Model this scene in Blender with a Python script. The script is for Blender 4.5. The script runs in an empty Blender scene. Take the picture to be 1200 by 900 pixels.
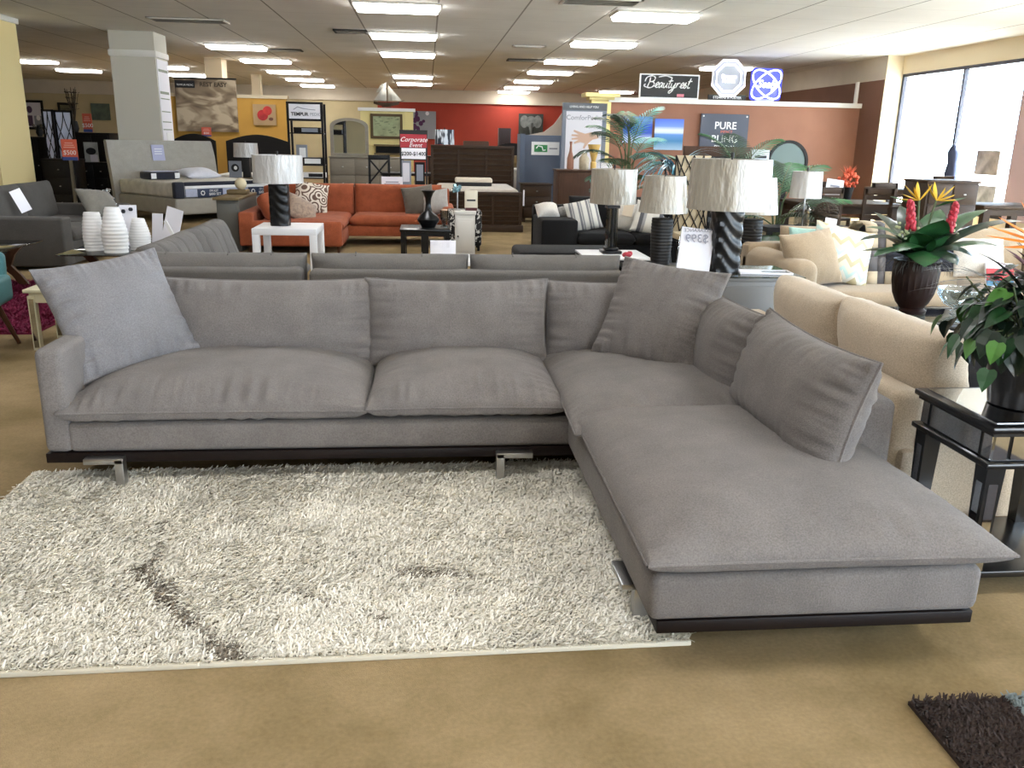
import bpy, bmesh, math, random
import numpy as np
from mathutils import Vector, Matrix, noise as mn
PI=math.pi
R=math.radians
random.seed(7)
SC=bpy.context.scene
COL=SC.collection
# ------------------------------------------------------------------ camera
FPX=1000.0; CH=1.55
YAW=R(5.8); PIT=R(15.96); ROL=R(1.2)
CF=Vector((math.sin(YAW)*math.cos(PIT),math.cos(YAW)*math.cos(PIT),-math.sin(PIT)))
_r=Vector((math.cos(YAW),-math.sin(YAW),0)); _u=_r.cross(CF)
CR=_r*math.cos(ROL)+_u*math.sin(ROL); CU=-_r*math.sin(ROL)+_u*math.cos(ROL)
cam=bpy.data.cameras.new('camera'); cam.sensor_width=36; cam.lens=36*FPX/1200; cam.clip_end=300
co=bpy.data.objects.new('camera',cam); COL.objects.link(co)
M3=Matrix((CR,CU,-CF)).transposed()
co.matrix_world=Matrix.Translation((0,0,CH))@M3.to_4x4()
SC.camera=co
def ray(px,py): return CF+CR*((px-600)/FPX)+CU*((450-py)/FPX)
def PZ(px,py,z=0.0):
    d=ray(px,py); t=(z-CH)/d.z; return Vector((d.x*t,d.y*t,z))
def PY(px,py,y):
    d=ray(px,py); t=y/d.y; return Vector((d.x*t,y,CH+d.z*t))
# ------------------------------------------------------------------ materials
def lin(h):
    h=h.lstrip('#'); o=[]
    for i in (0,2,4):
        c=int(h[i:i+2],16)/255; o.append(c/12.92 if c<=.04045 else ((c+.055)/1.055)**2.4)
    return tuple(o)+(1,)
_mats={}
def mat(name,hexc,rough=.6,metal=0,var=0,vs=6,bump=0,bs=200,bstretch=None,sheen=0,emit=0,coat=0,hex2=None,alpha=1,spec=.5,bd=.004,trans=0):
    if name in _mats: return _mats[name]
    m=bpy.data.materials.new(name); m.use_nodes=True; nt=m.node_tree; N=nt.nodes; L=nt.links
    p=N['Principled BSDF']; c=lin(hexc)
    p.inputs['Base Color'].default_value=c; p.inputs['Roughness'].default_value=rough; p.inputs['Metallic'].default_value=metal
    p.inputs['Specular IOR Level'].default_value=spec
    if sheen: p.inputs['Sheen Weight'].default_value=sheen; p.inputs['Sheen Roughness'].default_value=.5
    if coat: p.inputs['Coat Weight'].default_value=coat; p.inputs['Coat Roughness'].default_value=.12
    if emit: p.inputs['Emission Color'].default_value=c; p.inputs['Emission Strength'].default_value=emit
    if alpha<1: p.inputs['Alpha'].default_value=alpha
    if trans: p.inputs['Transmission Weight'].default_value=trans
    tc=N.new('ShaderNodeTexCoord')
    if var or hex2:
        n=N.new('ShaderNodeTexNoise'); n.inputs['Scale'].default_value=vs; n.inputs['Detail'].default_value=5
        mx=N.new('ShaderNodeMix'); mx.data_type='RGBA'
        rp=N.new('ShaderNodeMapRange'); rp.inputs['From Min'].default_value=.32; rp.inputs['From Max'].default_value=.68
        c2=lin(hex2) if hex2 else tuple(x*(1-var) for x in c[:3])+(1,)
        c1=c if hex2 else tuple(min(1,x*(1+var)) for x in c[:3])+(1,)
        mx.inputs['A'].default_value=c1; mx.inputs['B'].default_value=c2
        L.new(tc.outputs['Object'],n.inputs['Vector']); L.new(n.outputs['Fac'],rp.inputs['Value']); L.new(rp.outputs['Result'],mx.inputs['Factor'])
        L.new(mx.outputs['Result'],p.inputs['Base Color'])
    if bump:
        b=N.new('ShaderNodeBump'); b.inputs['Strength'].default_value=bump; b.inputs['Distance'].default_value=bd
        n2=N.new('ShaderNodeTexNoise'); n2.inputs['Scale'].default_value=bs; n2.inputs['Detail'].default_value=3
        if bstretch:
            mp=N.new('ShaderNodeMapping'); mp.inputs['Scale'].default_value=bstretch
            L.new(tc.outputs['Object'],mp.inputs['Vector']); L.new(mp.outputs['Vector'],n2.inputs['Vector'])
        else: L.new(tc.outputs['Object'],n2.inputs['Vector'])
        L.new(n2.outputs['Fac'],b.inputs['Height']); L.new(b.outputs['Normal'],p.inputs['Normal'])
    _mats[name]=m; return m
def wood(name,h1,h2,rough=.45,scale=(1,12,12),coat=0):
    if name in _mats: return _mats[name]
    m=mat(name,h1,rough,coat=coat,spec=.25); nt=m.node_tree; N=nt.nodes; L=nt.links; p=N['Principled BSDF']
    tc=N.new('ShaderNodeTexCoord'); mp=N.new('ShaderNodeMapping'); mp.inputs['Scale'].default_value=scale
    n=N.new('ShaderNodeTexNoise'); n.inputs['Scale'].default_value=3; n.inputs['Detail'].default_value=6
    mx=N.new('ShaderNodeMix'); mx.data_type='RGBA'; mx.inputs['A'].default_value=lin(h1); mx.inputs['B'].default_value=lin(h2)
    L.new(tc.outputs['Object'],mp.inputs['Vector']); L.new(mp.outputs['Vector'],n.inputs['Vector']); L.new(n.outputs['Fac'],mx.inputs['Factor']); L.new(mx.outputs['Result'],p.inputs['Base Color'])
    return m
def fabric(name,hexc,var=.12,bump=.35,bs=420,rough=.85,sheen=.25,hex2=None,vs=7,grain=190):
    m=mat(name,hexc,rough,0,var,vs,bump,bs,sheen=sheen,hex2=hex2,spec=.25)
    nt=m.node_tree; N=nt.nodes; L=nt.links; p=N['Principled BSDF']
    if not any(n.label=='grain' for n in N):      # fine speckle of the yarns
        tc=N.new('ShaderNodeTexCoord'); n=N.new('ShaderNodeTexNoise'); n.label='grain'; n.inputs['Scale'].default_value=grain; n.inputs['Detail'].default_value=2
        mr=N.new('ShaderNodeMapRange'); mr.inputs['From Min'].default_value=.3; mr.inputs['From Max'].default_value=.7; mr.inputs['To Min'].default_value=.80; mr.inputs['To Max'].default_value=1.2
        mx=N.new('ShaderNodeVectorMath'); mx.operation='SCALE'; src=p.inputs['Base Color'].links[0].from_socket
        L.new(tc.outputs['Object'],n.inputs['Vector']); L.new(n.outputs['Fac'],mr.inputs['Value']); L.new(src,mx.inputs[0]); L.new(mr.outputs['Result'],mx.inputs['Scale']); L.new(mx.outputs['Vector'],p.inputs['Base Color'])
    return m
def glass(name,tint='#f4fbff',refl=.12,rough=.02):
    """thin clear pane: mostly see-through with a mirror-like sheen"""
    if name in _mats: return _mats[name]
    m=bpy.data.materials.new(name); m.use_nodes=True; nt=m.node_tree; N=nt.nodes; L=nt.links
    N.remove(N['Principled BSDF']); o=N['Material Output']
    t=N.new('ShaderNodeBsdfTransparent'); t.inputs['Color'].default_value=lin(tint)
    g=N.new('ShaderNodeBsdfGlossy'); g.inputs['Roughness'].default_value=rough
    fr=N.new('ShaderNodeLayerWeight'); pw=N.new('ShaderNodeMath'); pw.operation='POWER'; pw.inputs[1].default_value=4
    ad=N.new('ShaderNodeMath'); ad.operation='MULTIPLY_ADD'; ad.inputs[1].default_value=.6; ad.inputs[2].default_value=refl*.5; ad.use_clamp=True
    mx=N.new('ShaderNodeMixShader'); L.new(fr.outputs['Facing'],pw.inputs[0]); L.new(pw.outputs[0],ad.inputs[0]); L.new(ad.outputs[0],mx.inputs[0]); L.new(t.outputs[0],mx.inputs[1]); L.new(g.outputs[0],mx.inputs[2]); L.new(mx.outputs[0],o.inputs[0])
    _mats[name]=m; return m
# ------------------------------------------------------------------ geometry builder
class G:
    def __init__(s): s.bm=bmesh.new(); s.mi=0; s.mats=[]
    def use(s,m):
        if m not in s.mats: s.mats.append(m)
        s.mi=s.mats.index(m); return s
    def _tag(s,fs):
        for f in fs: f.material_index=s.mi
    def box(s,c,d,rz=0,bev=0,rx=0,ry=0,seg=2):
        M=Matrix.Translation(c)@Matrix.Rotation(rz,4,'Z')@Matrix.Rotation(ry,4,'Y')@Matrix.Rotation(rx,4,'X')@Matrix.Diagonal((d[0],d[1],d[2],1))
        n0=set(s.bm.faces) if bev or s.mi else None
        vs=bmesh.ops.create_cube(s.bm,size=1,matrix=M)['verts']
        if bev:
            es=list({e for v in vs for e in v.link_edges}); bmesh.ops.bevel(s.bm,geom=es,offset=bev,segments=seg,affect='EDGES',profile=.5)
        if n0 is not None: s._tag([f for f in s.bm.faces if f not in n0])
        return s
    def bx(s,x0,x1,y0,y1,z0,z1,bev=0,seg=2): return s.box(((x0+x1)/2,(y0+y1)/2,(z0+z1)/2),(abs(x1-x0),abs(y1-y0),abs(z1-z0)),bev=bev,seg=seg)
    def face(s,pts):
        vs=[s.bm.verts.new(p) for p in pts]; f=s.bm.faces.new(vs); f.material_index=s.mi; return f
    def rings(s,rs,close=True,cap=True):
        prev=None; first=None
        for r in rs:
            cur=[s.bm.verts.new(p) for p in r]
            if prev:
                n=len(cur)
                for i in range(n if close else n-1):
                    j=(i+1)%n; f=s.bm.faces.new((prev[i],prev[j],cur[j],cur[i])); f.material_index=s.mi
            else: first=cur
            prev=cur
        if cap and close:
            for q in (first[::-1],prev):
                try: f=s.bm.faces.new(q); f.material_index=s.mi
                except ValueError: pass
        return s
    def lathe(s,prof,c=(0,0,0),seg=24,cap=True,sx=1,sy=1,twist=0):
        rs=[]
        for r,z in prof: rs.append([(c[0]+r*sx*math.cos(2*PI*i/seg+twist*z),c[1]+r*sy*math.sin(2*PI*i/seg+twist*z),c[2]+z) for i in range(seg)])
        return s.rings(rs,True,cap)
    def tube(s,path,r,seg=8,cap=True):
        P=[Vector(p) for p in path]; rr=r if isinstance(r,(list,tuple)) else [r]*len(P); rs=[]
        up=Vector((0,0,1))
        for i,p in enumerate(P):
            t=(P[min(i+1,len(P)-1)]-P[max(i-1,0)]).normalized()
            a=t.cross(up if abs(t.z)<.95 else Vector((1,0,0))).normalized(); b=t.cross(a)
            rs.append([p+a*(rr[i]*math.cos(2*PI*k/seg))+b*(rr[i]*math.sin(2*PI*k/seg)) for k in range(seg)])
        return s.rings(rs,True,cap)
    def cyl(s,p0,p1,r0,r1=None,seg=14): return s.tube([p0,p1],[r0,r0 if r1 is None else r1],seg)
    def sph(s,c,r,u=14,v=9):
        r=r if isinstance(r,(tuple,list)) else (r,r,r); rs=[]
        for j in range(1,v):
            a=-PI/2+PI*j/v; rs.append([(c[0]+r[0]*math.cos(a)*math.cos(2*PI*i/u),c[1]+r[1]*math.cos(a)*math.sin(2*PI*i/u),c[2]+r[2]*math.sin(a)) for i in range(u)])
        return s.rings(rs)
    def prism(s,poly,y0,y1,plane='xz'):
        f={'xz':lambda a,b,t:(a,t,b),'yz':lambda a,b,t:(t,a,b),'xy':lambda a,b,t:(a,b,t)}[plane]
        return s.rings([[f(a,b,y0) for a,b in poly],[f(a,b,y1) for a,b in poly]])
    def ribbon(s,path,w,side,fold=0):
        """thin leaf along path, width list w, side vector(s)"""
        P=[Vector(p) for p in path]; prev=None
        for i,p in enumerate(P):
            sd=side[i] if isinstance(side,list) else side
            t=(P[min(i+1,len(P)-1)]-P[max(i-1,0)]).normalized(); nrm=sd.cross(t)
            a=s.bm.verts.new(p-sd*w[i]+nrm*fold*w[i]); m=s.bm.verts.new(p); b=s.bm.verts.new(p+sd*w[i]+nrm*fold*w[i])
            if prev:
                for q in ((prev[0],prev[1],m,a),(prev[1],prev[2],b,m)):
                    f=s.bm.faces.new(q); f.material_index=s.mi
            prev=(a,m,b)
        return s
    def build(s,name,m,parent=None,loc=(0,0,0),rot=(0,0,0),smooth=35):
        me=bpy.data.meshes.new(name); bmesh.ops.recalc_face_normals(s.bm,faces=s.bm.faces[:]) if len(s.bm.faces)<60000 else None
        s.bm.to_mesh(me); s.bm.free()
        for q in (s.mats or [m]): me.materials.append(q)
        if smooth:
            me.polygons.foreach_set('use_smooth',[True]*len(me.polygons))
            if smooth<180: me.set_sharp_from_angle(angle=R(smooth))
        o=bpy.data.objects.new(name,me); COL.objects.link(o); o.location=loc; o.rotation_euler=rot
        if parent: o.parent=parent
        return o
def tag(o,label,cat,group=None,kind=None):
    o['label']=label; o['category']=cat
    if group: o['group']=group
    if kind: o['kind']=kind
    return o
def thing(name,label,cat,loc=(0,0,0),rz=0,group=None):
    o=bpy.data.objects.new(name,None); COL.objects.link(o); o.location=loc; o.rotation_euler=(0,0,rz); o.empty_display_size=.1
    return tag(o,label,cat,group)
def struct(name,g,m,smooth=30):
    o=g.build(name,m,smooth=smooth); o['kind']='structure'; return o
def dup(root,loc,rz=None,label=None):
    r=root.copy(); COL.objects.link(r); r.location=loc
    if rz is not None: r.rotation_euler=(0,0,rz)
    if label: r['label']=label
    for ch in root.children:
        c=ch.copy(); COL.objects.link(c); c.parent=r
        for g in ch.children:
            d=g.copy(); COL.objects.link(d); d.parent=c
    return r
def text(name,body,size,m,parent,loc,rot=(PI/2,0,0),ext=.001,shear=0,align='CENTER',bold=0,sx=1):
    cu=bpy.data.curves.new(name,'FONT'); cu.body=body; cu.size=size; cu.extrude=ext; cu.shear=shear; cu.align_x=align; cu.align_y='CENTER'; cu.offset=bold; cu.resolution_u=3
    tmp=bpy.data.objects.new('t',cu); COL.objects.link(tmp); me=bpy.data.meshes.new_from_object(tmp.evaluated_get(bpy.context.evaluated_depsgraph_get())); bpy.data.objects.remove(tmp); bpy.data.curves.remove(cu)
    me.name=name; me.materials.clear(); me.materials.append(m); o=bpy.data.objects.new(name,me); COL.objects.link(o); o.location=loc; o.rotation_euler=rot; o.scale=(sx,1,1)
    if parent: o.parent=parent
    return o
def cushion(name,w,d,t,m,parent=None,loc=(0,0,0),rot=(0,0,0),a=2.6,b=.55,pinch=.03,edge=.012,wr=.006,lower=.6,fn=None,nx=44,ny=32,seed=0,piping=0,gather=1.0,la=0):
    """soft cushion lying in its own xy plane; top crown t*(1), underside t*lower; pinched edges, gathered wrinkles at the seams"""
    g=G(); bm=g.bm; top=[];bot=[]
    def prm(k,n):
        q=-1+2*k/n; return math.copysign(abs(q)**.8 if False else math.sin(abs(q)*PI/2)*.35+abs(q)*.65,q)
    for j in range(ny+1):
        v=prm(j,ny); rt=[];rb=[]
        for i in range(nx+1):
            u=prm(i,nx)
            x=w/2*u*(1-pinch*(1-v*v)*abs(u)); y=d/2*v*(1-pinch*(1-u*u)*abs(v)*w/d if d<w else 1-pinch*(1-u*u)*abs(v))
            h=(max(0,1-abs(u)**a)**b)*(max(0,1-abs(v)**a)**b); hl=h if not la else (max(0,1-abs(u)**la)**.5)*(max(0,1-abs(v)**la)**.5)
            ex=max(abs(u),abs(v)); on=i in(0,nx) or j in(0,ny)
            sg=(v**4*(1-v**14))*(mn.noise((x*24+seed,y*2.5,seed))+.5*mn.noise((x*46+seed,y*3.5,seed+2)))+(u**4*(1-u**14))*(mn.noise((x*2.5,y*24+seed*2,seed+5))+.5*mn.noise((x*3.5,y*46+seed*2,seed+6)))
            lg=mn.noise((x*4+seed*3,y*4,seed*1.7))*(1-ex**4)
            dz=wr*(sg*2.6*gather+lg*1.6)
            e=edge/2
            P=Vector((x,y,h*t+e+(dz if not on else 0))); Q=Vector((x,y,-hl*t*lower-e+(dz*.6 if not on else 0)))
            if on: P.z=e*.6;Q.z=-e*.6
            if fn: P=Vector(fn(P,u,v)); Q=Vector(fn(Q,u,v))
            rt.append(bm.verts.new(P)); rb.append(bm.verts.new(Q))
        top.append(rt);bot.append(rb)
    for j in range(ny):
        for i in range(nx):
            bm.faces.new((top[j][i],top[j][i+1],top[j+1][i+1],top[j+1][i])); bm.faces.new((bot[j][i],bot[j+1][i],bot[j+1][i+1],bot[j][i+1]))
    per=[(0,i) for i in range(nx+1)]+[(j,nx) for j in range(1,ny+1)]+[(ny,i) for i in range(nx-1,-1,-1)]+[(j,0) for j in range(ny-1,0,-1)]
    for k in range(len(per)):
        p=per[k];q=per[(k+1)%len(per)]
        bm.faces.new((top[p[0]][p[1]],bot[p[0]][p[1]],bot[q[0]][q[1]],top[q[0]][q[1]]))
    rim=[(top[j][i].co+bot[j][i].co)/2 for j,i in per]
    o=g.build(name,m,parent,loc,rot,smooth=75)
    if piping: G().tube(rim+rim[:1],piping,6,False).build('piping',m,o)
    return o

def orient(o,c,e1,e2):
    e1=Vector(e1).normalized(); e2=Vector(e2); e2=(e2-e1*e2.dot(e1)).normalized(); e3=e1.cross(e2)
    o.rotation_euler=Matrix((e1,e2,e3)).transposed().to_euler(); o.location=c; return o
# ------------------------------------------------------------------ setting
HC=3.45
# carpet floor
mfl=mat('carpet_tan','#a98d66',.95,0,bump=.5,bs=260,spec=.1)
def floor_nodes(m):
    nt=m.node_tree;N=nt.nodes;L=nt.links;p=N['Principled BSDF'];tc=N.new('ShaderNodeTexCoord')
    n=N.new('ShaderNodeTexNoise');n.inputs['Scale'].default_value=1.6;n.inputs['Detail'].default_value=7;n.inputs['Roughness'].default_value=.62
    n2=N.new('ShaderNodeTexNoise');n2.inputs['Scale'].default_value=70;n2.inputs['Detail'].default_value=2
    r=N.new('ShaderNodeValToRGB');e=r.color_ramp.elements;e[0].position=.34;e[0].color=lin('#83714f');e[1].position=.66;e[1].color=lin('#a58f6c')
    mx=N.new('ShaderNodeMix');mx.data_type='RGBA';mx.blend_type='MULTIPLY';mx.inputs['Factor'].default_value=.35
    L.new(tc.outputs['Object'],n.inputs['Vector']);L.new(tc.outputs['Object'],n2.inputs['Vector']);L.new(n.outputs['Fac'],r.inputs['Fac'])
    L.new(r.outputs['Color'],mx.inputs['A']);L.new(n2.outputs['Fac'],mx.inputs['B']);L.new(mx.outputs['Result'],p.inputs['Base Color'])
floor_nodes(mfl)
struct('floor',G().bx(-19,10.6,-7,37.2,-.1,0),mfl)
mce=mat('ceiling_tile','#cfc9c0',.9)
def ceil_nodes(m):
    nt=m.node_tree;N=nt.nodes;L=nt.links;p=N['Principled BSDF'];tc=N.new('ShaderNodeTexCoord');s=N.new('ShaderNodeSeparateXYZ');L.new(tc.outputs['Object'],s.inputs[0])
    def line(out,per,off,wd):
        a=N.new('ShaderNodeMath');a.operation='ADD';a.inputs[1].default_value=off;L.new(out,a.inputs[0])
        d=N.new('ShaderNodeMath');d.operation='DIVIDE';d.inputs[1].default_value=per;L.new(a.outputs[0],d.inputs[0])
        f=N.new('ShaderNodeMath');f.operation='FRACT';L.new(d.outputs[0],f.inputs[0])
        c=N.new('ShaderNodeMath');c.operation='LESS_THAN';c.inputs[1].default_value=wd/per;L.new(f.outputs[0],c.inputs[0]);return c.outputs[0]
    l1=line(s.outputs['X'],1.3,20.8-.17,.028);l2=line(s.outputs['Y'],1.3,20,.018)
    h=N.new('ShaderNodeMath');h.operation='MULTIPLY';h.inputs[1].default_value=.35;L.new(l2,h.inputs[0])
    mxm=N.new('ShaderNodeMath');mxm.operation='MAXIMUM';L.new(l1,mxm.inputs[0]);L.new(h.outputs[0],mxm.inputs[1])
    n=N.new('ShaderNodeTexNoise');n.inputs['Scale'].default_value=.9;n.inputs['Detail'].default_value=4;L.new(tc.outputs['Object'],n.inputs['Vector'])
    r=N.new('ShaderNodeValToRGB');e=r.color_ramp.elements;e[0].position=.3;e[0].color=lin('#dcdad6');e[1].position=.7;e[1].color=lin('#e8e6e2');L.new(n.outputs['Fac'],r.inputs['Fac'])
    mx=N.new('ShaderNodeMix');mx.data_type='RGBA';mx.inputs['B'].default_value=lin('#8f8c86');L.new(mxm.outputs[0],mx.inputs['Factor']);L.new(r.outputs['Color'],mx.inputs['A']);L.new(mx.outputs['Result'],p.inputs['Base Color'])
ceil_nodes(mce)
struct('ceiling',G().bx(-19,10.6,-7,37.2,HC,HC+.12),mce)
mbeige=mat('wall_beige','#bcae8a',.85,var=.05,vs=2)
mband=mat('wall_band','#c9bfae',.85,var=.04,vs=2)
mred=mat('wall_red','#a23a2a',.8,var=.05,vs=2)
mbrown=mat('wall_brown','#8f6450',.85,var=.06,vs=2)
mcream=mat('wall_cream','#e2d3b6',.85)
mwhite=mat('white_paint','#e9e6e0',.6)
mgold=mat('wall_gold','#cf9f4a',.85,var=.05,vs=2)
myel=mat('wall_yellow','#e3d394',.85)
# back wall with its painted sections
g=G().use(mbeige).bx(-19,-2.0,37,37.2,0,2.95).use(mred).bx(-2.0,10.6,37,37.2,0,2.95).use(mband).bx(-19,10.6,36.9,37.2,2.95,HC)
struct('wall_back',g,mbeige)
struct('wall_front',G().use(mbeige).bx(-19,2.2,-7.2,-7,0,HC).bx(2.2,10.6,-7.2,-7,3.1,HC).bx(2.2,10.6,-7.2,-7,0,.35),mbeige)
struct('wall_left',G().bx(-19.2,-19,-7,37.2,0,HC),mbeige)
struct('wall_right',G().use(mat('wall_umber','#6f4d3c',.85,var=.06,vs=2)).bx(9.84,10.05,18.65,37.2,0,2.965).use(mband).bx(9.84,10.05,18.65,37.2,2.965,HC).use(mcream).bx(9.84,10.4,18.62,18.66,0,HC),mbrown)
# storefront wall along the right, glazed from knee height to the header
struct('wall_storefront',G().use(mcream).bx(10.2,10.4,-7,18.62,3.08,HC).bx(10.2,10.4,-7,18.62,0,.35).use(mat('pier_pink','#c9aeae',.85)).bx(10.19,10.4,12.2,14.55,.35,3.08),mcream)
mdk=mat('window_frame_metal','#3b3a40',.4,.6)
mgl=glass('window_pane_glass')
def window(n,y0,y1,muls,blue=False):
    g=G()
    for y in [y0+.03]+muls+[y1-.03]: g.bx(10.22,10.3,y-.03,y+.03,.35,3.08)
    g.bx(10.22,10.3,y0,y1,3.02,3.08).bx(10.22,10.3,y0,y1,.35,.42)
    o=struct('window_%d'%n,g,mdk)
    p=G().bx(10.255,10.262,y0,y1,.42,3.02).build('pane',mgl,o)
    return o
window(1,14.55,18.62,[16.4])
window(2,7.0,12.2,[9.6])
window(3,.5,6.6,[2.5,4.5]); window(4,-6.5,.3,[-4.3,-2])
struct('wall_storefront_pier',G().bx(10.2,10.4,6.6,7.0,.35,3.08).bx(10.2,10.4,.3,.5,.35,3.08),mcream)
# the brown half wall with a white cap ends in a yellow pilaster
struct('partition_brown',G().use(mbrown).bx(4.05,9.84,19.6,19.75,0,2.4).use(mwhite).bx(4.0,9.84,19.52,19.83,2.4,2.5).bx(9.70,9.76,19.6,19.68,2.5,2.965),mbrown)
struct('column_yellow_pilaster',G().use(myel).bx(3.62,4.06,19.55,19.85,0,2.44).bx(3.56,4.12,19.49,19.91,2.44,2.5,).bx(3.46,4.22,19.4,20.0,2.5,2.58),myel)
# structural columns
def column(n,x0,x1,y0,y1,m,cap=True,sheet=False):
    g=G().use(m).bx(x0,x1,y0,y1,0,HC)
    if cap: g.use(mwhite).bx(x0-.03,x1+.03,y0-.03,y1+.03,2.98,3.1,bev=.02)
    return struct(n,g,m)
mgc=mat('column_grey','#d3cec2',.85)
column('column_grey',-6.18,-5.33,18.55,19.4,mgc)
column('column_yellow',-8.3,-7.3,15.9,17.2,mat('column_paint_yellow','#f3dda2',.85),False)
struct('trim_1',G().bx(-8.34,-7.26,15.86,17.24,3.36,3.45,bev=.01),mwhite)
column('column_small',-5.75,-5.32,24.3,24.9,mcream,False)
column('column_post',-5.74,-5.45,30.4,30.7,mcream,False)
# ceiling lights
mem=mat('lit_diffuser','#fdfaf6',.5,emit=19)
mfrm=mat('light_frame','#d8d4cc',.5,.1)
LP=[(-.43,y) for y in (13.9,17.6,21.4,28.9,32.6)]+[(3.5,y) for y in (13.9,17.9,22.0,25.6,29.6,33.2,36.2)]+[(-4.2,y) for y in (20.8,24.4,28.3,31.9,35.5)]+[(-11.1,26.9),(-11.1,30.3),(-7.7,27.7),(-7.9,31.1),(7.6,22.5),(7.3,34.3)]
root=None
ORD=['nearest','second','third','fourth','fifth','sixth','farthest']
ROW={-.43:'ceiling row toward the map picture',3.5:'ceiling row above the slatted dark bed',-4.2:'ceiling row above the pomegranate picture'}
for k,(x,y) in enumerate(LP):
    rank=sum(1 for a,b in LP if a==x and b<y); last=sum(1 for a,b in LP if a==x)-1
    if x in ROW: lab='%s lit panel of the %s'%('farthest' if rank==last else ORD[rank],ROW[x])
    else: lab={(-11.1,26.9):'lit ceiling panel beside the yellow column, nearer one',(-11.1,30.3):'lit ceiling panel midway between yellow and grey columns',(-7.7,27.7):'lit ceiling panel emerging behind the grey column top',(-7.9,31.1):'lit ceiling panel between grey column and small column',(7.6,22.5):'lit ceiling panel behind the octagon sign',(7.3,34.3):'far lit ceiling panel over the yellow pilaster crown'}[(x,y)]
    if root is None:
        t=thing('ceiling_light',lab,'ceiling light',(x,y,HC),0,'fluorescent ceiling panels'); root=t
        G().bx(-.65,.65,-.33,-.3,-.03,0).bx(-.65,.65,.3,.33,-.03,0).bx(-.65,-.62,-.3,.3,-.03,0).bx(.62,.65,-.3,.3,-.03,0).build('frame',mfrm,t)
        G().bx(-.61,.61,-.29,.29,-.085,-.012,bev=.02).build('diffuser',mem,t)
    else: dup(root,(x,y,HC),0,lab)
# ceiling vents
mv=mat('vent_grey','#8d877d',.6); mvd=mat('vent_dark','#3c3833',.8)
def vent(x,y,w,d,lab,dark=False):
    t=thing('ceiling_vent',lab,'vent',(x,y,HC),0,'ceiling vents')
    G().bx(-w/2,w/2,-d/2,d/2,-.012,-.002).build('backing',mvd if dark else mv,t)
    G().bx(-w/2,w/2,-d/2,-d/2+.04,-.03,-.012).bx(-w/2,w/2,d/2-.04,d/2,-.03,-.012).bx(-w/2,-w/2+.04,-d/2,d/2,-.03,-.012).bx(w/2-.04,w/2,-d/2,d/2,-.03,-.012).build('frame',mvd if dark else mfrm,t)
    g=G()
    for k in range(5): g.box((0,-d/2+.08+k*(d-.16)/4,-.02),(w-.08,.035,.006),rx=.5)
    g.build('slat',mv,t)
def PC(px,py): return PZ(px,py,HC)
for (px,py,w,d,lab,dk) in [(221,23,1.3,.55,'pale ceiling vent in front of the grey column',False),(411,36,.62,.5,'dark ceiling vent left of the second middle light',True),(331,58,.9,.4,'narrow ceiling vent right of the pomegranate row lights',True),(704,1,1.1,.6,'grey double ceiling vent at the top edge of the view',False),(618,70,1.0,.5,'dark ceiling vent left of the third slatted bed row light',True),(620,53.5,.7,.22,'slim pale ceiling vent ahead of the dark vent',False)]:
    p=PC(px,py); vent(p.x,p.y,w,d,lab,dk)
# outside
struct('ground_outside',G().bx(10.6,60,-30,60,-.2,-.05),mat('pavement_pale','#d9d4cc',.9))
# light: sky through the storefront, and the ceiling panels over the camera
w=bpy.data.worlds.new('sky'); SC.world=w; w.use_nodes=True; bg=w.node_tree.nodes['Background']; bg.inputs[0].default_value=(.76,.87,1,1); bg.inputs[1].default_value=13
def area(name,loc,size,sizey,energy,color=(.98,.985,1),rot=(0,0,0)):
    l=bpy.data.lights.new(name,'AREA'); l.shape='RECTANGLE'; l.size=size; l.size_y=sizey; l.energy=energy; l.color=color
    o=bpy.data.objects.new(name,l); COL.objects.link(o); o.location=loc; o.rotation_euler=rot; return o
for x in (-4.2,-.43,3.5,7.5):
    for y in (10,6,2,-2): area('ceiling_panel_lamp',(x,y,HC-.05),1.25,.6,42)
for y0,y1 in ((14.55,18.62),(7,12.2),(.5,6.6),(-6.5,.3)):
    o=area('window_portal',(10.45,(y0+y1)/2,1.7),y1-y0,2.7,1,rot=(0,PI/2,0)); o.data.size=2.7; o.data.size_y=y1-y0; o.data.cycles.is_portal=True
o=area('window_portal',(6.2,-7.3,1.7),7.8,2.7,1,rot=(PI/2,0,0)); o.data.cycles.is_portal=True
sl=bpy.data.lights.new('sun','SUN'); sl.energy=130; sl.angle=.02; sl.color=(1,.95,.88); so=bpy.data.objects.new('sun',sl); COL.objects.link(so); so.location=(30,-5,40); so.rotation_euler=Vector((.36,-.12,.93)).to_track_quat('Z','Y').to_euler()
vs=SC.view_settings; vs.view_transform='Standard'; vs.look='None'; vs.gamma=1; vs.use_curve_mapping=False; vs.exposure=.14
SC.cycles.use_denoising=True
SC.cycles.max_bounces=8; SC.cycles.diffuse_bounces=5; SC.cycles.sample_clamp_indirect=8; SC.cycles.transparent_max_bounces=12
# ------------------------------------------------------------------ the big sectional
mtaupe=fabric('taupe_chenille','#716c69',.10,.5,330,.85,.08)
mplinth=wood('dark_plinth_wood','#0d0706','#190e0b',.5)
mchr=mat('brushed_chrome','#b5b5b5',.3,1)
S=thing('sectional_sofa','large taupe grey fabric sectional sofa with chaise beside the shag rug','sofa',(0,0,0))
FY=3.75; BY=4.78; LX=-1.70; RX=1.74; CX=.66; CY=2.22
# wooden plinth
G().bx(LX+.0,CX+.05,FY-.005,BY,.12,.165,bev=.004).bx(CX+.02,RX-.05,CY,BY,.121,.164,bev=.004).build('plinth',mplinth,S)
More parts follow.
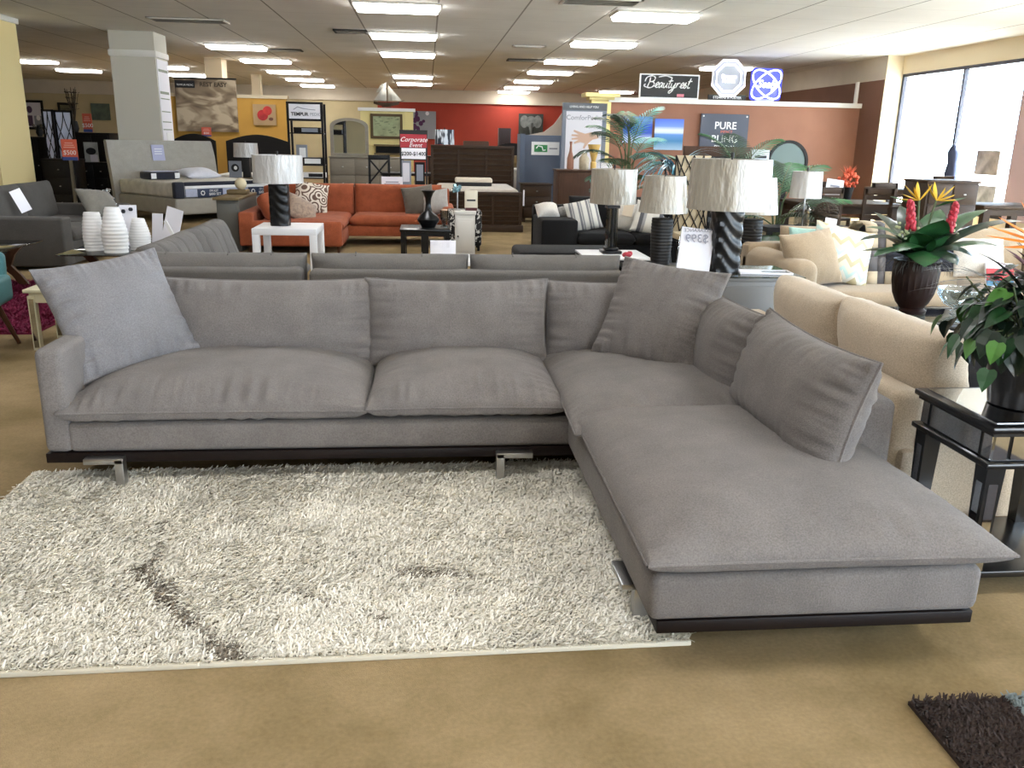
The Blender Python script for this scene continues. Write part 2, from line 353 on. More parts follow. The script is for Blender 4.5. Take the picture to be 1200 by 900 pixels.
# upholstered base (L)
def frame_box(g,x0,x1,y0,y1,z0,z1,b=.025): g.bx(x0,x1,y0,y1,z0,z1,bev=b,seg=3)
g=G(); frame_box(g,LX+.1,CX+.2,FY,BY-.1,.166,.305); g.build('seat_base',mtaupe,S)
g=G(); frame_box(g,CX-.01,RX-.04,CY-.01,BY-.05,.165,.318,.03); g.build('chaise_base',mtaupe,S)
g=G(); frame_box(g,LX,LX+.115,FY-.005,BY,.166,.64,.03); g.build('arm',mtaupe,S)
g=G(); frame_box(g,LX+.1,RX,BY-.17,BY,.166,.66,.03); g.build('back_frame',mtaupe,S)
g=G(); frame_box(g,RX-.13,RX+.03,2.93,BY-.0,.166,.63,.03); g.build('side_back_frame',mtaupe,S)
# chrome bracket legs
def leg(x,y,flip):
    g=G(); g.box((x,y,.075),(.038,.05,.15),bev=.003); g.box((x+(-.065 if flip else .065),y,.14),(.17,.05,.026),bev=.003)
    g.build('leg',mchr,S)
leg(-1.375,FY-.03,True); leg(.33,FY-.03,False)
g=G().box((.70,2.50,.07),(.05,.04,.14),bev=.003).box((.655,2.56,.135),(.05,.17,.022),bev=.003); g.build('leg',mchr,S)
g=G().box((1.55,2.5,.06),(.05,.04,.12),bev=.003); g.build('leg',mchr,S)
for x,y in ((-.5,4.2),(-1.4,4.6),(1.5,4.6)): G().cyl((x,y,0),(x,y,.12),.025).build('leg',mplinth,S)
# seat cushions: knife edge, high crown
def seat(name,x0,x1,y0,y1,z,t,seed,fn=None,**k):
    return cushion('seat_cushion',x1-x0,y1-y0,t,mtaupe,S,((x0+x1)/2,(y0+y1)/2,z),seed=seed,fn=fn,piping=.0055,**k)
def seatfn(w,d):
    def f(p,u,v):
        z=p.z
        # front seam slightly lifted, front lower panel bulges out
        if v<-.8 and z<-.008: p.y-=.012*(-v-.8)*5*min(1,-z/.03)
        if v<0: z+= -.012*(-v)**3
        return (p.x,p.y,z)
    return f
seat('l',-1.625,-.275,3.72,4.66,.368,.135,1,seatfn(1,1),a=3.0,b=.62,pinch=.02,lower=.40,la=10,edge=.012,wr=.010,nx=150,ny=80)
seat('m',-.285,.635,3.71,4.66,.378,.13,2,seatfn(1,1),a=2.8,b=.62,pinch=.035,lower=.42,la=9,edge=.012,wr=.010,nx=110,ny=80)
seat('c',.60,1.62,3.28,4.66,.385,.115,3,None,a=3.2,b=.6,pinch=.03,lower=.42,edge=.012,wr=.009,nx=100,ny=80)
def chfn(p,u,v):
    return (p.x+(.03*max(0,u)**4*max(0,-v)),p.y,p.z+(.02*(v>0)*v))
seat('ch',.625,1.735,2.17,3.50,.375,.12,4,chfn,a=3.6,b=.6,pinch=.012,lower=.45,la=10,edge=.014,wr=.0035,gather=.7,nx=100,ny=120)
# back cushions
def back(x,y,w,h,t,zc,tilt,rz,seed,**k):
    return cushion('back_cushion',w,h,t,mtaupe,S,(x,y,zc),(PI/2-tilt,0,rz),seed=seed,lower=.9,nx=100,ny=64,piping=.005,**k)
back(-.82,4.50,1.12,.46,.13,.605,.22,0,11,a=2.8,b=.6,pinch=.03,wr=.010)
back(.155,4.48,.97,.47,.14,.605,.22,0,12,a=2.8,b=.6,pinch=.04,wr=.011)
back(1.0,4.52,.74,.46,.13,.595,.22,0,13,a=2.8,b=.6,pinch=.04,wr=.011)
back(1.43,4.02,.86,.46,.12,.60,.24,-PI/2,14,a=2.8,b=.6,pinch=.03,wr=.010)
back(1.455,3.13,.98,.47,.16,.625,.26,-PI/2,15,a=2.8,b=.6,pinch=.05,wr=.012)
# loose throw pillows on the sofa
mtp=fabric('taupe_pillow','#777577',.08,.45,380,.75,.12)
o=cushion('throw_pillow',.62,.60,.11,mtp,None,seed=21,a=2.2,b=.55,pinch=.07,wr=.014,lower=.9,nx=100,ny=96); orient(o,(-1.50,4.27,.695),(.42,.42,.05),(-.2,.20,.47))
tag(o,'square taupe throw pillow leaning in the corner against the sofa arm','pillow')
o=cushion('throw_pillow',.60,.57,.11,mtaupe,None,seed=24,a=2.2,b=.55,pinch=.07,wr=.014,lower=.9,nx=100,ny=96); orient(o,(1.18,4.22,.70),(.42,-.36,-.03),(.2,.18,.47))
tag(o,'square taupe throw pillow standing in the inner corner where sofa meets chaise','pillow')
# ------------------------------------------------------------------ shag rug
mpile=mat('shag_pile','#ece7da',.55,var=.09,vs=9,spec=.35)
mpiled=mat('shag_pile_shade','#857c6e',.8,var=.2,vs=30)  # darker tuft colour stands in for the shade where the pile turns
mroot=mat('rug_backing','#8a8172',.95,var=.2,vs=12)
medge=mat('rug_edge','#c9c1ae',.9)
RG=thing('shag_rug','silvery cream shag rug on the tan carpet before the sofa','rug',(-.5,3.115,0),R(.9))
rw,rd=1.315,.79
G().bx(-rw,rw,-rd,rd,.0,.012).build('backing',mroot,RG)
G().bx(-rw-.006,rw+.006,-rd-.012,-rd+.004,.0,.018,bev=.004).bx(-rw-.012,-rw+.003,-rd,rd,0,.018,bev=.004).build('bound_edge',medge,RG)
def shag(par,x0,x1,y0,y1,n,ln,wd,m,seed,marks=(),name='pile',m2=None):
    rng=np.random.default_rng(seed)
    x=rng.uniform(x0,x1,n); y=rng.uniform(y0,y1,n)
    lay=np.array([mn.noise((a*2.2,b*2.2,seed))*2.2+mn.noise((a*7,b*7,seed+3))*1.4 for a,b in zip(x,y)])
    ang=rng.uniform(0,2*PI,n)*.6+lay*.55-2.2
    L=ln*rng.uniform(.6,1.25,n); tilt=rng.uniform(.7,1.35,n)
    keep=np.ones(n,bool); dk=np.zeros(n,bool)
    for (ax,ay,bx_,by,wid,strg) in marks:   # parted streaks: sparser, shorter pile, its shading put in as darker tufts
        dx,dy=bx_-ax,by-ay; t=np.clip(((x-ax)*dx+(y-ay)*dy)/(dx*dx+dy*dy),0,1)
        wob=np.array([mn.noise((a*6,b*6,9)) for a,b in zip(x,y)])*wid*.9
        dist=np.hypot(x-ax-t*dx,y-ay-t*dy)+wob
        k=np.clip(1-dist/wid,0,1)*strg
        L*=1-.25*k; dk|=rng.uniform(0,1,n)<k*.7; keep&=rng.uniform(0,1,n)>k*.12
    x,y,ang,L,tilt,dk=[q[keep] for q in (x,y,ang,L,tilt,dk)]; n=len(x)
    ca,sa=np.cos(ang),np.sin(ang); px,py=-sa,ca
    w=wd*rng.uniform(.6,1.2,n); V=[]
    for s,(f,h,ww) in enumerate(((0,0,.6),(.35,.62,1.0),(1.0,.92,.55))):
        hx=f*L*np.sin(tilt); hz=.012+h*L*np.cos(tilt*.9)*(1 if s<2 else .95)
        cx=x+ca*hx; cy=y+sa*hx
        for sg in (-1,1): V.append(np.stack([cx+sg*px*w*ww/2,cy+sg*py*w*ww/2,hz+rng.uniform(-.002,.002,n)*(s>0)],1))
    V=np.stack(V,1).reshape(-1,3)
    b=np.arange(n)[:,None]*6
    F=np.concatenate([b+np.array([0,1,3,2]),b+np.array([2,3,5,4])],1).reshape(-1,4)
    me=bpy.data.meshes.new(name); me.vertices.add(len(V)); me.vertices.foreach_set('co',V.astype(np.float32).ravel())
    nf=len(F); me.loops.add(nf*4); me.loops.foreach_set('vertex_index',F.astype(np.int32).ravel())
    me.polygons.add(nf); me.polygons.foreach_set('loop_start',np.arange(0,nf*4,4,dtype=np.int32)); me.polygons.foreach_set('use_smooth',np.ones(nf,bool))
    me.materials.append(m)
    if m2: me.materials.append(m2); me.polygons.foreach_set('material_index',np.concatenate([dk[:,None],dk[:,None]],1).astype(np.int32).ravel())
    me.update(calc_edges=True)
    o=bpy.data.objects.new(name,me); COL.objects.link(o); o.parent=par; o['kind']='stuff'; return o
def rl(px,py):
    p=PZ(px,py,.03)-Vector((-.5,3.115,0)); a=-R(.9); return (p.x*math.cos(a)-p.y*math.sin(a),p.x*math.sin(a)+p.y*math.cos(a))
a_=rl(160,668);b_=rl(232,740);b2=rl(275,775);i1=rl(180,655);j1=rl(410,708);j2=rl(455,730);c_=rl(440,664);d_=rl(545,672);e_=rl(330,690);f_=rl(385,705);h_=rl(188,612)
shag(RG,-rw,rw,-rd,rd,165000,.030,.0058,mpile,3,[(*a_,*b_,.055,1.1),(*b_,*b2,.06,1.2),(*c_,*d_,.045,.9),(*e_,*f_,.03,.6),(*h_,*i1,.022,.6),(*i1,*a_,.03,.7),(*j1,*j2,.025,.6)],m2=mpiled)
# dark corner of a second rug
mdr=mat('rug_chocolate','#2f221d',.95,var=.2,vs=40); mdb=mat('rug_slate','#6f7a7c',.95,var=.2,vs=40); mdo=mat('rug_rust','#9a5a35',.95,var=.2,vs=40); mdc=mat('rug_sand','#a89a72',.95,var=.2,vs=40)
D=thing('patchwork_rug','chocolate brown shag rug with slate blue patch, corner on the tan carpet','rug',(1.375,2.0,0),R(-1))
G().bx(0,1.7,-1.2,0,0,.012).build('backing',mdr,D)
shag(D,0,.285,-1.2,0,9000,.022,.006,mdr,5,name='chocolate_pile')
shag(D,.285,.75,-.155,0,4500,.022,.006,mdb,6,name='slate_pile')
shag(D,.285,.75,-.215,-.155,1600,.022,.006,mdc,7,name='sand_pile')
shag(D,.285,.75,-.9,-.215,7000,.022,.006,mdo,8,name='rust_pile')
# ------------------------------------------------------------------ shared furniture makers
def sofa(name,label,loc,rz,W,D,m,bh=.8,ah=.6,aw=.16,sh=.44,n=2,bt=.2,legh=.06,legm=None,arms=(1,1),seat_t=.1,cush_h=.42,round_arm=False,tuft=False,frame_h=None,seed=0,cat='sofa',backc=True):
    t=thing(name,label,cat,loc,rz); fh=frame_h or bh-.14
    G().bx(-W/2+.02,W/2-.02,-D/2+.02,D/2,legh,sh-.13,bev=.02).build('base',m,t)
    G().bx(-W/2,W/2,D/2-bt,D/2,legh+.01,fh,bev=.035,seg=3).build('back_frame',m,t)
    for k,s in enumerate((-1,1)):
        if not arms[k]: continue
        if round_arm:
            x=s*(W/2-aw/2); G().bx(x-aw/2,x+aw/2,-D/2,D/2-.02,legh,ah,bev=.095,seg=6).build('arm',m,t)
        else: G().bx(s*W/2-s*aw,s*W/2,-D/2,D/2-.02,legh,ah,bev=.03,seg=3).build('arm',m,t)
    iw=W-aw*(arms[0]+arms[1]); x0=-W/2+aw*arms[0]; cw=iw/n
    for i in range(n):
        x=x0+cw*(i+.5)
        cushion('seat_cushion',cw-.005,D-bt+.02,seat_t*.55,m,t,(x,-bt/2-.01,sh-.06),a=7,b=.4,pinch=.004,lower=1,edge=.06,wr=.004,nx=20,ny=20,seed=seed+i)
        if not backc: continue
        c=cushion('back_cushion',cw-.01,cush_h,.085,m,t,(x,D/2-bt-.07,sh+cush_h/2-.03),(PI/2-.16,0,0),a=5,b=.5,pinch=.012,lower=1,edge=.03,wr=.006,nx=24,ny=18,seed=seed+i+9)
        if tuft:
            for bx_ in (-.22,.22): G().sph((bx_*cw,.03,.085),(.016,.016,.008),8,5).build('button',m,c)
    if legm:
        for sx in (-1,1):
            for sy in (-1,1): G().cyl((sx*(W/2-.08),sy*(D/2-.09),0),(sx*(W/2-.11),sy*(D/2-.12),legh+.02),.018,.028,10).build('leg',legm,t)
    return t
def pillow(label,w,h,t,m,loc,rot,seed=0,group=None,pinch=.06,nx=26,ny=24,name='throw_pillow',**k):
    o=cushion(name,w,h,t,m,None,loc,rot,seed=seed,a=2.3,b=.55,pinch=pinch,wr=.008,lower=.9,nx=nx,ny=ny,**k)
    return tag(o,label,'pillow',group)
mshade=mat('lamp_shade_cloth','#a9a294',.28,bump=1,bs=5,bstretch=(4,4,1.1),coat=.8,bd=.03)
mshin=mat('lamp_shade_white','#c9c6c2',.28,bump=1,bs=5,bstretch=(4,4,1.1),coat=.8,bd=.03)
mblk=mat('black_glaze','#0a0a0b',.3,coat=.15,spec=.35)
mblkm=mat('black_matte','#141313',.55)
def shade(t,z,r0,r1,h,m,name='lamp_shade',seg=40):
    """drum shade: open tube with thickness, in a crinkled plastic wrap"""
    g=G(); prof=[(r0,0),(r1,h),(r1-.006,h),(r0-.006,0)]
    rs=[[(r*math.cos(2*PI*i/seg),r*math.sin(2*PI*i/seg),z+zz) for i in range(seg)] for r,zz in prof]
    g.rings(rs+[rs[0]],True,False); o=g.build(name,m,t)
    s=G().cyl((0,0,z-.02),(0,0,z+h+.015),.006).cyl((0,0,z+h+.012),(0,0,z+h+.04),.014,.01)
    for a in (0,2*PI/3,4*PI/3): s.cyl((0,0,z+h-.012),((r1-.004)*math.cos(a),(r1-.004)*math.sin(a),z+h-.012),.003,seg=6)
    s.build('harp_and_finial',mblkm,t); return o
mpap=mat('paper_white','#eceaf0',.7); mink=mat('ink_dark','#2a2a30',.7); macr=glass('acrylic_clear',refl=.16)
mgrayink=mat('ink_grey','#8d8d99',.7)
def papersign(name,label,w,h,loc,rz,lines,tilt=.12,cat='sign',group=None,m=None,ink=None,back=False):
    """paper in a clear stand: the sheet leans back, lines = (text, size, height fraction)"""
    t=thing(name,label,cat,loc,rz,group)
    G().box((0,0,h/2),(w,.003,h)).build('paper',m or mpap,t).rotation_euler=(-tilt,0,0)
    G().box((0,-.004,h/2),(w+.01,.002,h+.01)).box((0,-.03,.002),(w+.01,.08,.004)).build('acrylic_stand',macr,t).rotation_euler=(-tilt*.9,0,0)
    for body,sz,f in lines:
        o=text('lettering',body,sz,ink or mink,t,(0,-.006+f*h*tilt,f*h),(PI/2-tilt,0,PI if back else 0),ext=.0005)
    return t
# ------------------------------------------------------------------ cream loveseat backing onto the chaise
mcr=fabric('cream_linen','#b9a993',.05,.3,300)
t=thing('cream_loveseat','cream fabric loveseat turned away, with two plump back cushions behind the chaise','sofa',(2.32,4.02,0),PI/2*3)
# local: x along its length (local -y is its front = world +X after turning)
t.rotation_euler=(0,0,PI/2)
G().bx(-.92,.92,-.45,.40,.05,.36,bev=.03).build('base',mcr,t)
G().bx(-.88,.92,.30,.45,.06,.60,bev=.04,seg=3).build('back_frame',mcr,t)
for x in (-.46,.46): cushion('seat_cushion',.92,.8,.06,mcr,t,(x,-.08,.39),a=7,b=.4,pinch=.005,lower=1,edge=.06,wr=.004,seed=31+int(x*9))
cushion('back_cushion',.90,.46,.11,mcr,t,(-.40,.17,.60),(PI/2-.2,0,0),a=4,b=.5,pinch=.02,lower=1,edge=.05,wr=.006,seed=33)
cushion('back_cushion',.80,.45,.11,mcr,t,(.46,.17,.59),(PI/2-.2,0,0),a=4,b=.5,pinch=.02,lower=1,edge=.05,wr=.006,seed=34)
for x in (-.84,.84):
    for y in (-.38,.38): G().box((x,y,.03),(.06,.06,.06)).build('leg',mblkm,t)
pillow('black cushion standing at the near end of the cream loveseat seat',.5,.46,.12,fabric('black_cloth','#131214',.05,.3,260,.9,0),(2.52,3.62,.55),(R(50),0,R(20)),35)
# ------------------------------------------------------------------ mirrored black end table
mmir=mat('mirror_glass','#c9ccd0',.04,1); mbw=mat('black_lacquer','#0c0c0e',.3,coat=.4)
T=thing('mirrored_end_table','black end table with mirrored panels and lower shelf under the leafy plant','table',(2.17,2.80,0))
hw,hd=.255,.225
G().box((0,0,.637),(2*hw+.04,2*hd+.04,.026),bev=.008).box((0,0,.618),(2*hw+.01,2*hd+.01,.014)).build('tabletop',mbw,T)
G().box((0,0,.652),(2*hw-.03,2*hd-.03,.004)).build('mirror_top',mmir,T)
G().box((0,0,.565),(2*hw-.03,2*hd-.03,.10)).box((0,0,.505),(2*hw+.03,2*hd+.03,.022),bev=.006).build('drawer_case',mbw,T)
for s in (-1,1):
    G().box((s*(hw-.012),0,.565),(.012,2*hd-.15,.085)).box((s*(hw-.012),hd-.035,.565),(.012,.045,.085)).box((s*(hw-.012),-hd+.035,.565),(.012,.045,.085)).build('mirror_panel',mmir,T)
    G().box((0,s*(hd-.012),.565),(2*hw-.16,.012,.085)).box((hw-.04,s*(hd-.012),.565),(.05,.012,.085)).box((-hw+.04,s*(hd-.012),.565),(.05,.012,.085)).build('mirror_panel',mmir,T)
    for q in (-1,1):
        x,y=s*(hw-.035),q*(hd-.035)
        l=G().rings([[(x+a*w,y+b*w,z) for a,b in ((-1,-1),(1,-1),(1,1),(-1,1))] for w,z in ((.022,0),(.034,.495))]).build('leg',mbw,T)
        G().box((x,y-.031*q*-1 if False else y+q*.031,.28),(.034,.003,.36)).box((x+s*.031,y,.28),(.003,.034,.36)).build('mirror_strip',mmir,l)
G().box((0,0,.085),(2*hw,2*hd,.025),bev=.004).build('shelf',mbw,T)
# ------------------------------------------------------------------ leaves
def leaf(g,p,az,L,w,el=.6,droop=1.2,n=6,fold=.25,twist=0,tip=.02):
    pts=[];W=[];pos=Vector(p);e=el
    for i in range(n+1):
        f=i/n; pts.append(pos.copy()); W.append(max(tip*w,w*(math.sin(PI*min(1,f*.92+.06))**.8)) if i<n else tip*w)
        pos=pos+Vector((math.cos(az)*math.cos(e),math.sin(az)*math.cos(e),math.sin(e)))*(L/n); e-=droop/n
    sd=Vector((-math.sin(az),math.cos(az),twist)).normalized()
    g.ribbon(pts,W,sd,fold)
def heartleaf(g,p,nrm,upv,s):
    """broad heart-shaped leaf lying in the plane of nrm"""
    n=Vector(nrm).normalized(); u=Vector(upv); u=(u-n*u.dot(n)).normalized(); r=u.cross(n)
    out=[(0,.12),(.22,.2),(.42,.08),(.48,-.18),(.36,-.5),(.16,-.82),(0,-1.05)]
    mid=[(0,.12),(0,.1),(0,0),(0,-.2),(0,-.5),(0,-.8),(0,-1.05)]
    P=Vector(p)
    for sg in (1,-1):
        for i in range(6):
            q=[mid[i],out[i],out[i+1],mid[i+1]]
            vs=[P+r*(a*sg*s)+u*(b*s)+n*(abs(a)*.22*s-.12*s*b*b) for a,b in q]
            ded=[]
            for v in vs:
                if not ded or (v-ded[-1]).length>1e-5: ded.append(v)
            if (ded[0]-ded[-1]).length<1e-5: ded.pop()
            if len(ded)>=3: g.face(ded if sg>0 else ded[::-1])
def frond(g,p,az,L,el,droop,nl=22,ll=.3,lw=.012,curl=.6,mst=None,mlf=None,vshape=.5):
    pts=[];pos=Vector(p);e=el;n=14;dirs=[]
    for i in range(n+1):
        d=Vector((math.cos(az)*math.cos(e),math.sin(az)*math.cos(e),math.sin(e))); pts.append(pos.copy());dirs.append(d); pos=pos+d*(L/n); e-=droop/n*(.5+i/n)
    if mst: g.use(mst)
    g.tube(pts,[.009*(1-i/n*.8) for i in range(n+1)],5)
    if mlf: g.use(mlf)
    sd=Vector((-math.sin(az),math.cos(az),0))
    for k in range(nl):
        f=.18+.8*k/(nl-1); x=f*n;i=min(n-1,int(x)); P=pts[i].lerp(pts[i+1],x-i); d=dirs[i]; up=sd.cross(d)*-1
        if up.z<0: up=-up
        l=ll*(math.sin(PI*min(1,f*.75+.2))**.7)
        for s in (-1,1):
            dd=(sd*s*.85+d*.65+up*vshape*.4).normalized(); q=[]; pp=P.copy(); g2=Vector((0,0,-1))
            for j in range(4):
                q.append(pp.copy()); pp=pp+dd*(l/3); dd=(dd+g2*curl*.28).normalized()
            g.ribbon(q,[lw*.5,lw,lw*.75,lw*.08],(d-dd*d.dot(dd)).normalized(),.2)
mlf=mat('leaf_green','#214a27',.35,var=.35,vs=9,coat=.15); mlfd=mat('leaf_dark_green','#122a1b',.35,var=.3,vs=9,coat=.2); mlfl=mat('leaf_light_green','#4d7f36',.4,var=.25,vs=9)
mstem=mat('plant_stem','#4b5a34',.6)
# leafy plant on the mirrored table
P=thing('potted_plant','leafy green plant in a black pot on the mirrored end table','plant',(2.15,2.80,.655))
mpot=mat('pot_black','#101014',.28,coat=.3)
G().lathe([(.085,0),(.10,.004),(.118,.12),(.128,.17),(.128,.185),(.112,.185),(.105,.16),(0,.155)],seg=32,cap=False).build('pot',mpot,P)
rng=random.Random(5)
g=G().use(mlfd)
for k in range(300):
    a=rng.uniform(0,2*PI); el=rng.uniform(-.35,1.3); r=rng.uniform(.14,.29)
    c=Vector((math.cos(a)*math.cos(el)*r,math.sin(a)*math.cos(el)*r,.24+math.sin(el)*r*.95))
    nn=(c-Vector((0,0,.2))).normalized()+Vector((rng.uniform(-.5,.5),rng.uniform(-.5,.5),rng.uniform(0,.5)))
    q=rng.random(); g.use(mlfd if q<.72 else mlf if q<.96 else mlfl)
    heartleaf(g,c,nn,(rng.uniform(-.3,.3)-nn.x*0,rng.uniform(-.3,.3),1),rng.uniform(.05,.085))
for k in range(14):
    a=rng.uniform(2.2,4.4); r=rng.uniform(.22,.33); z=rng.uniform(.15,.28); g.use(mlfl if k<4 else mlf)
    heartleaf(g,(math.cos(a)*r,math.sin(a)*r,z),(math.cos(a),math.sin(a),.5),(0,0,1),rng.uniform(.06,.085))
g.build('foliage',mlf,P,smooth=60)
g=G().use(mstem)
for k in range(26):
    a=rng.uniform(0,2*PI); r=rng.uniform(.1,.26); g.tube([(0,0,.15),(math.cos(a)*r*.4,math.sin(a)*r*.4,.3),(math.cos(a)*r,math.sin(a)*r,.26+rng.uniform(0,.2))],.003,5)
g.build('stem',mstem,P)
mpur=mat('leaf_purple','#4d1733',.5,var=.3); mblade=mat('blade_dark','#1d2420',.45)
g=G().use(mblade)
for k in range(34):
    a=rng.uniform(1.7,4.3); leaf(g,(0,0,.33),a,rng.uniform(.25,.46),.009,rng.uniform(.2,.9),rng.uniform(.5,1.3),7,.1)
g.use(mpur)
for k in range(26):
    a=rng.uniform(1.5,5); leaf(g,(.03,0,.42),a,rng.uniform(.12,.24),.012,rng.uniform(.3,1.2),.6,5,.1)
g.build('spiky_leaves',mblade,P,smooth=60)
mor=mat('petal_orange','#d97a1e',.5,var=.2,vs=12)
g=G().use(mor)
for k,(a,L,el) in enumerate([(2.9,.22,.35),(3.1,.24,.2),(2.8,.2,.55),(2.6,.19,1.0),(1.2,.19,1.25),(.7,.2,1.0),(3.3,.2,.05),(.3,.2,.8)]):
    leaf(g,(.02,.02,.575),a,L,.017,el,.15,5,.5)
g.use(mstem).tube([(0,0,.2),(.02,.02,.45),(.02,.02,.58)],.006,6)
g.build('orange_flower',mor,P,smooth=60)
# ------------------------------------------------------------------ black coffee table, urn arrangement, bowl
T=thing('coffee_table','black coffee table with inset glass top carrying the brown urn','table',(3.50,5.38,0))
hw,hd,zt=.62,.31,.47
G().bx(-hw,hw,-hd,-hd+.07,zt-.05,zt,bev=.006).bx(-hw,hw,hd-.07,hd,zt-.05,zt,bev=.006).bx(-hw,-hw+.07,-hd+.07,hd-.07,zt-.05,zt,bev=.006).bx(hw-.07,hw,-hd+.07,hd-.07,zt-.05,zt,bev=.006).build('frame',mblk,T)
G().bx(-hw+.06,hw-.06,-hd+.06,hd-.06,zt-.012,zt-.004).build('glass_top',glass('table_glass','#b9c4c8',refl=.3),T)
G().bx(-hw+.05,hw-.05,-hd+.05,hd-.05,.12,.14).build('shelf',mblk,T)
for sx in (-1,1):
    for sy in (-1,1): G().box((sx*(hw-.045),sy*(hd-.045),(zt-.05)/2),(.07,.07,zt-.05),bev=.008).build('leg',mblk,T)
murn=wood('urn_brown','#140806','#24100b',.5,(6,6,1),coat=.1)
U=thing('flower_arrangement','tropical arrangement of yellow and red flowers in a brown ribbed urn on coffee table','plant',(3.28,5.46,.472))
prof=[(.0,0),(.095,0),(.10,.02),(.08,.035),(.085,.045),(.105,.07),(.128,.13),(.142,.21),(.147,.29),(.143,.335),(.15,.345),(.15,.36),(.13,.36),(.12,.33),(0,.32)]
g=G(); seg=48
g.rings([[(r*(1+(.025*math.cos(24*2*PI*i/seg) if .07<z<.33 else 0))*math.cos(2*PI*i/seg),r*(1+(.025*math.cos(24*2*PI*i/seg) if .07<z<.33 else 0))*math.sin(2*PI*i/seg),z) for i in range(seg)] for r,z in prof[1:-1]],True,True)
g.build('urn',murn,U)
rng=random.Random(11)
g=G().use(mlfd)
for a,L,w,el,dr in [(3.25,.46,.075,.75,1.5),(2.85,.40,.08,1.0,1.5),(3.55,.42,.07,.45,1.3),(-.12,.66,.085,.62,1.0),(.2,.58,.08,.85,1.1),(-.35,.46,.085,.55,1.2),(-1.15,.30,.10,.75,2.1),(-1.95,.30,.10,.7,2.1),(-1.55,.34,.115,1.35,1.3),(-2.5,.34,.09,.9,1.9),(-.7,.34,.09,.8,1.9),(1.6,.42,.08,1.1,1),(2.2,.42,.08,1.0,1.1),(.8,.48,.08,.9,1.0),(-2.2,.3,.09,1.2,1.5),(-1.0,.3,.09,1.2,1.5),(3.0,.34,.06,.3,.9)]:
    g.use(mlfd if rng.random()<.5 else mlf); leaf(g,(.03*math.cos(a),.03*math.sin(a),.36),a,L*1.08,w*1.15,el+.28,dr*1.1,9,.22)
g.build('leaves',mlf,U,smooth=60)
mmoss=mat('moss_grey','#4a4a46',.9)
g=G()
for k in range(170):
    a=rng.uniform(0,2*PI); leaf(g,(.11*math.cos(a),.11*math.sin(a),.355),a+rng.uniform(-.7,.7),rng.uniform(.07,.2),.003,rng.uniform(-.1,.7),rng.uniform(1.2,2.6),5,0)
g.build('trailing_grass',mmoss,U,smooth=0)
mye=mat('petal_yellow','#d9b330',.5,var=.15,vs=14); mrd=mat('petal_red','#a51f33',.5,var=.25,vs=30); mcrm=mat('petal_cream','#c3cba6',.6)
g=G()
for bx_,side in ((-.06,-1),(.06,1)):
    g.use(mstem).tube([(0,0,.3),(bx_*.6,0,.58),(bx_,-.01,.75)],.007,6)
    g.use(mlf); leaf(g,(bx_,-.01,.71),PI if side<0 else 0,.22,.018,.5,.5,6,.7)
    g.use(mye)
    for a,L,el in [(PI if side<0 else 0,.13,.35),(PI if side<0 else 0,.15,.75),(1.57,.13,1.2),(0 if side<0 else PI,.13,1.0),(PI if side<0 else 0,.17,.1),(PI if side<0 else 0,.10,1.1)]: leaf(g,(bx_,-.012,.75),a,L,.015,el,.1,5,.5)
g.build('yellow_flower',mye,U,smooth=60)
for bx_,by_,z0 in ((-.14,-.10,.575),(.12,-.10,.565)):
    g=G().use(mrd)
    for k in range(26):
        f=k/25; a=k*2.4; r=.026*(1-.55*f); g.sph((bx_+r*math.cos(a)*.8-.03*f*math.copysign(1,bx_)*-(.9),by_+r*math.sin(a)*.8,z0+.17*f),(.017,.017,.022),7,5)
    g.build('red_flower',mrd,U)
g=G().use(mcrm)
for k in range(60):
    s=-1 if k%2 else 1; a=rng.uniform(0,2*PI); r=rng.uniform(0,.07); g.sph((s*.12+.06+r*math.cos(a)+(.03 if s>0 else -.05),r*math.sin(a),.50+rng.uniform(-.06,.1)),.012,6,4)
g.build('small_blossoms',mcrm,U)
o=tag(G().lathe([(.05,0),(.055,.006),(.03,.02),(.10,.05),(.145,.11),(.155,.16),(.149,.16),(.138,.112),(.095,.058),(.02,.03),(0,.03)],(0,0,0),32,False).build('glass_bowl',glass('bowl_glass','#e6eef2',refl=.35)),'clear glass bowl on the black coffee table beside the urn','bowl'); o.location=(3.64,5.48,.472)
# ------------------------------------------------------------------ tan curved-arm sofa behind it
mtan=fabric('tan_weave','#a6937a',.05,.3,260)
TS=sofa('tan_sofa','tan sofa with high rounded arm and striped throw, behind the flower urn','',0,1,1,mtan) if False else None
TS=sofa('tan_sofa','long tan sofa with a rounded arm and striped throw behind the flower urn',(4.15,6.88,0),0,2.75,1.14,mtan,bh=.87,ah=.70,aw=.25,sh=.44,n=2,bt=.22,legh=.05,legm=mblkm,round_arm=True,cush_h=.48,seed=40)
mth1=mat('throw_beige','#b5a58c',.9,bump=.4,bs=150); mth2=mat('throw_grey','#5b5757',.9,bump=.4,bs=150); mth3=mat('throw_navy','#2c2c38',.9,bump=.4,bs=150)
g=G()
def throwstrip(m,x0,x1,z):
    g.use(m)
    for i in range(len(z)-1):
        (y0,z0),(y1,z1)=z[i],z[i+1]; g.face([(x0,y0,z0),(x1,y0,z0),(x1,y1,z1),(x0,y1,z1)])
path=[(-.27,.02),(-.235,.25),(-.20,.40),(-.15,.50),(-.06,.515),(.06,.51),(.13,.46),(.14,.1)]
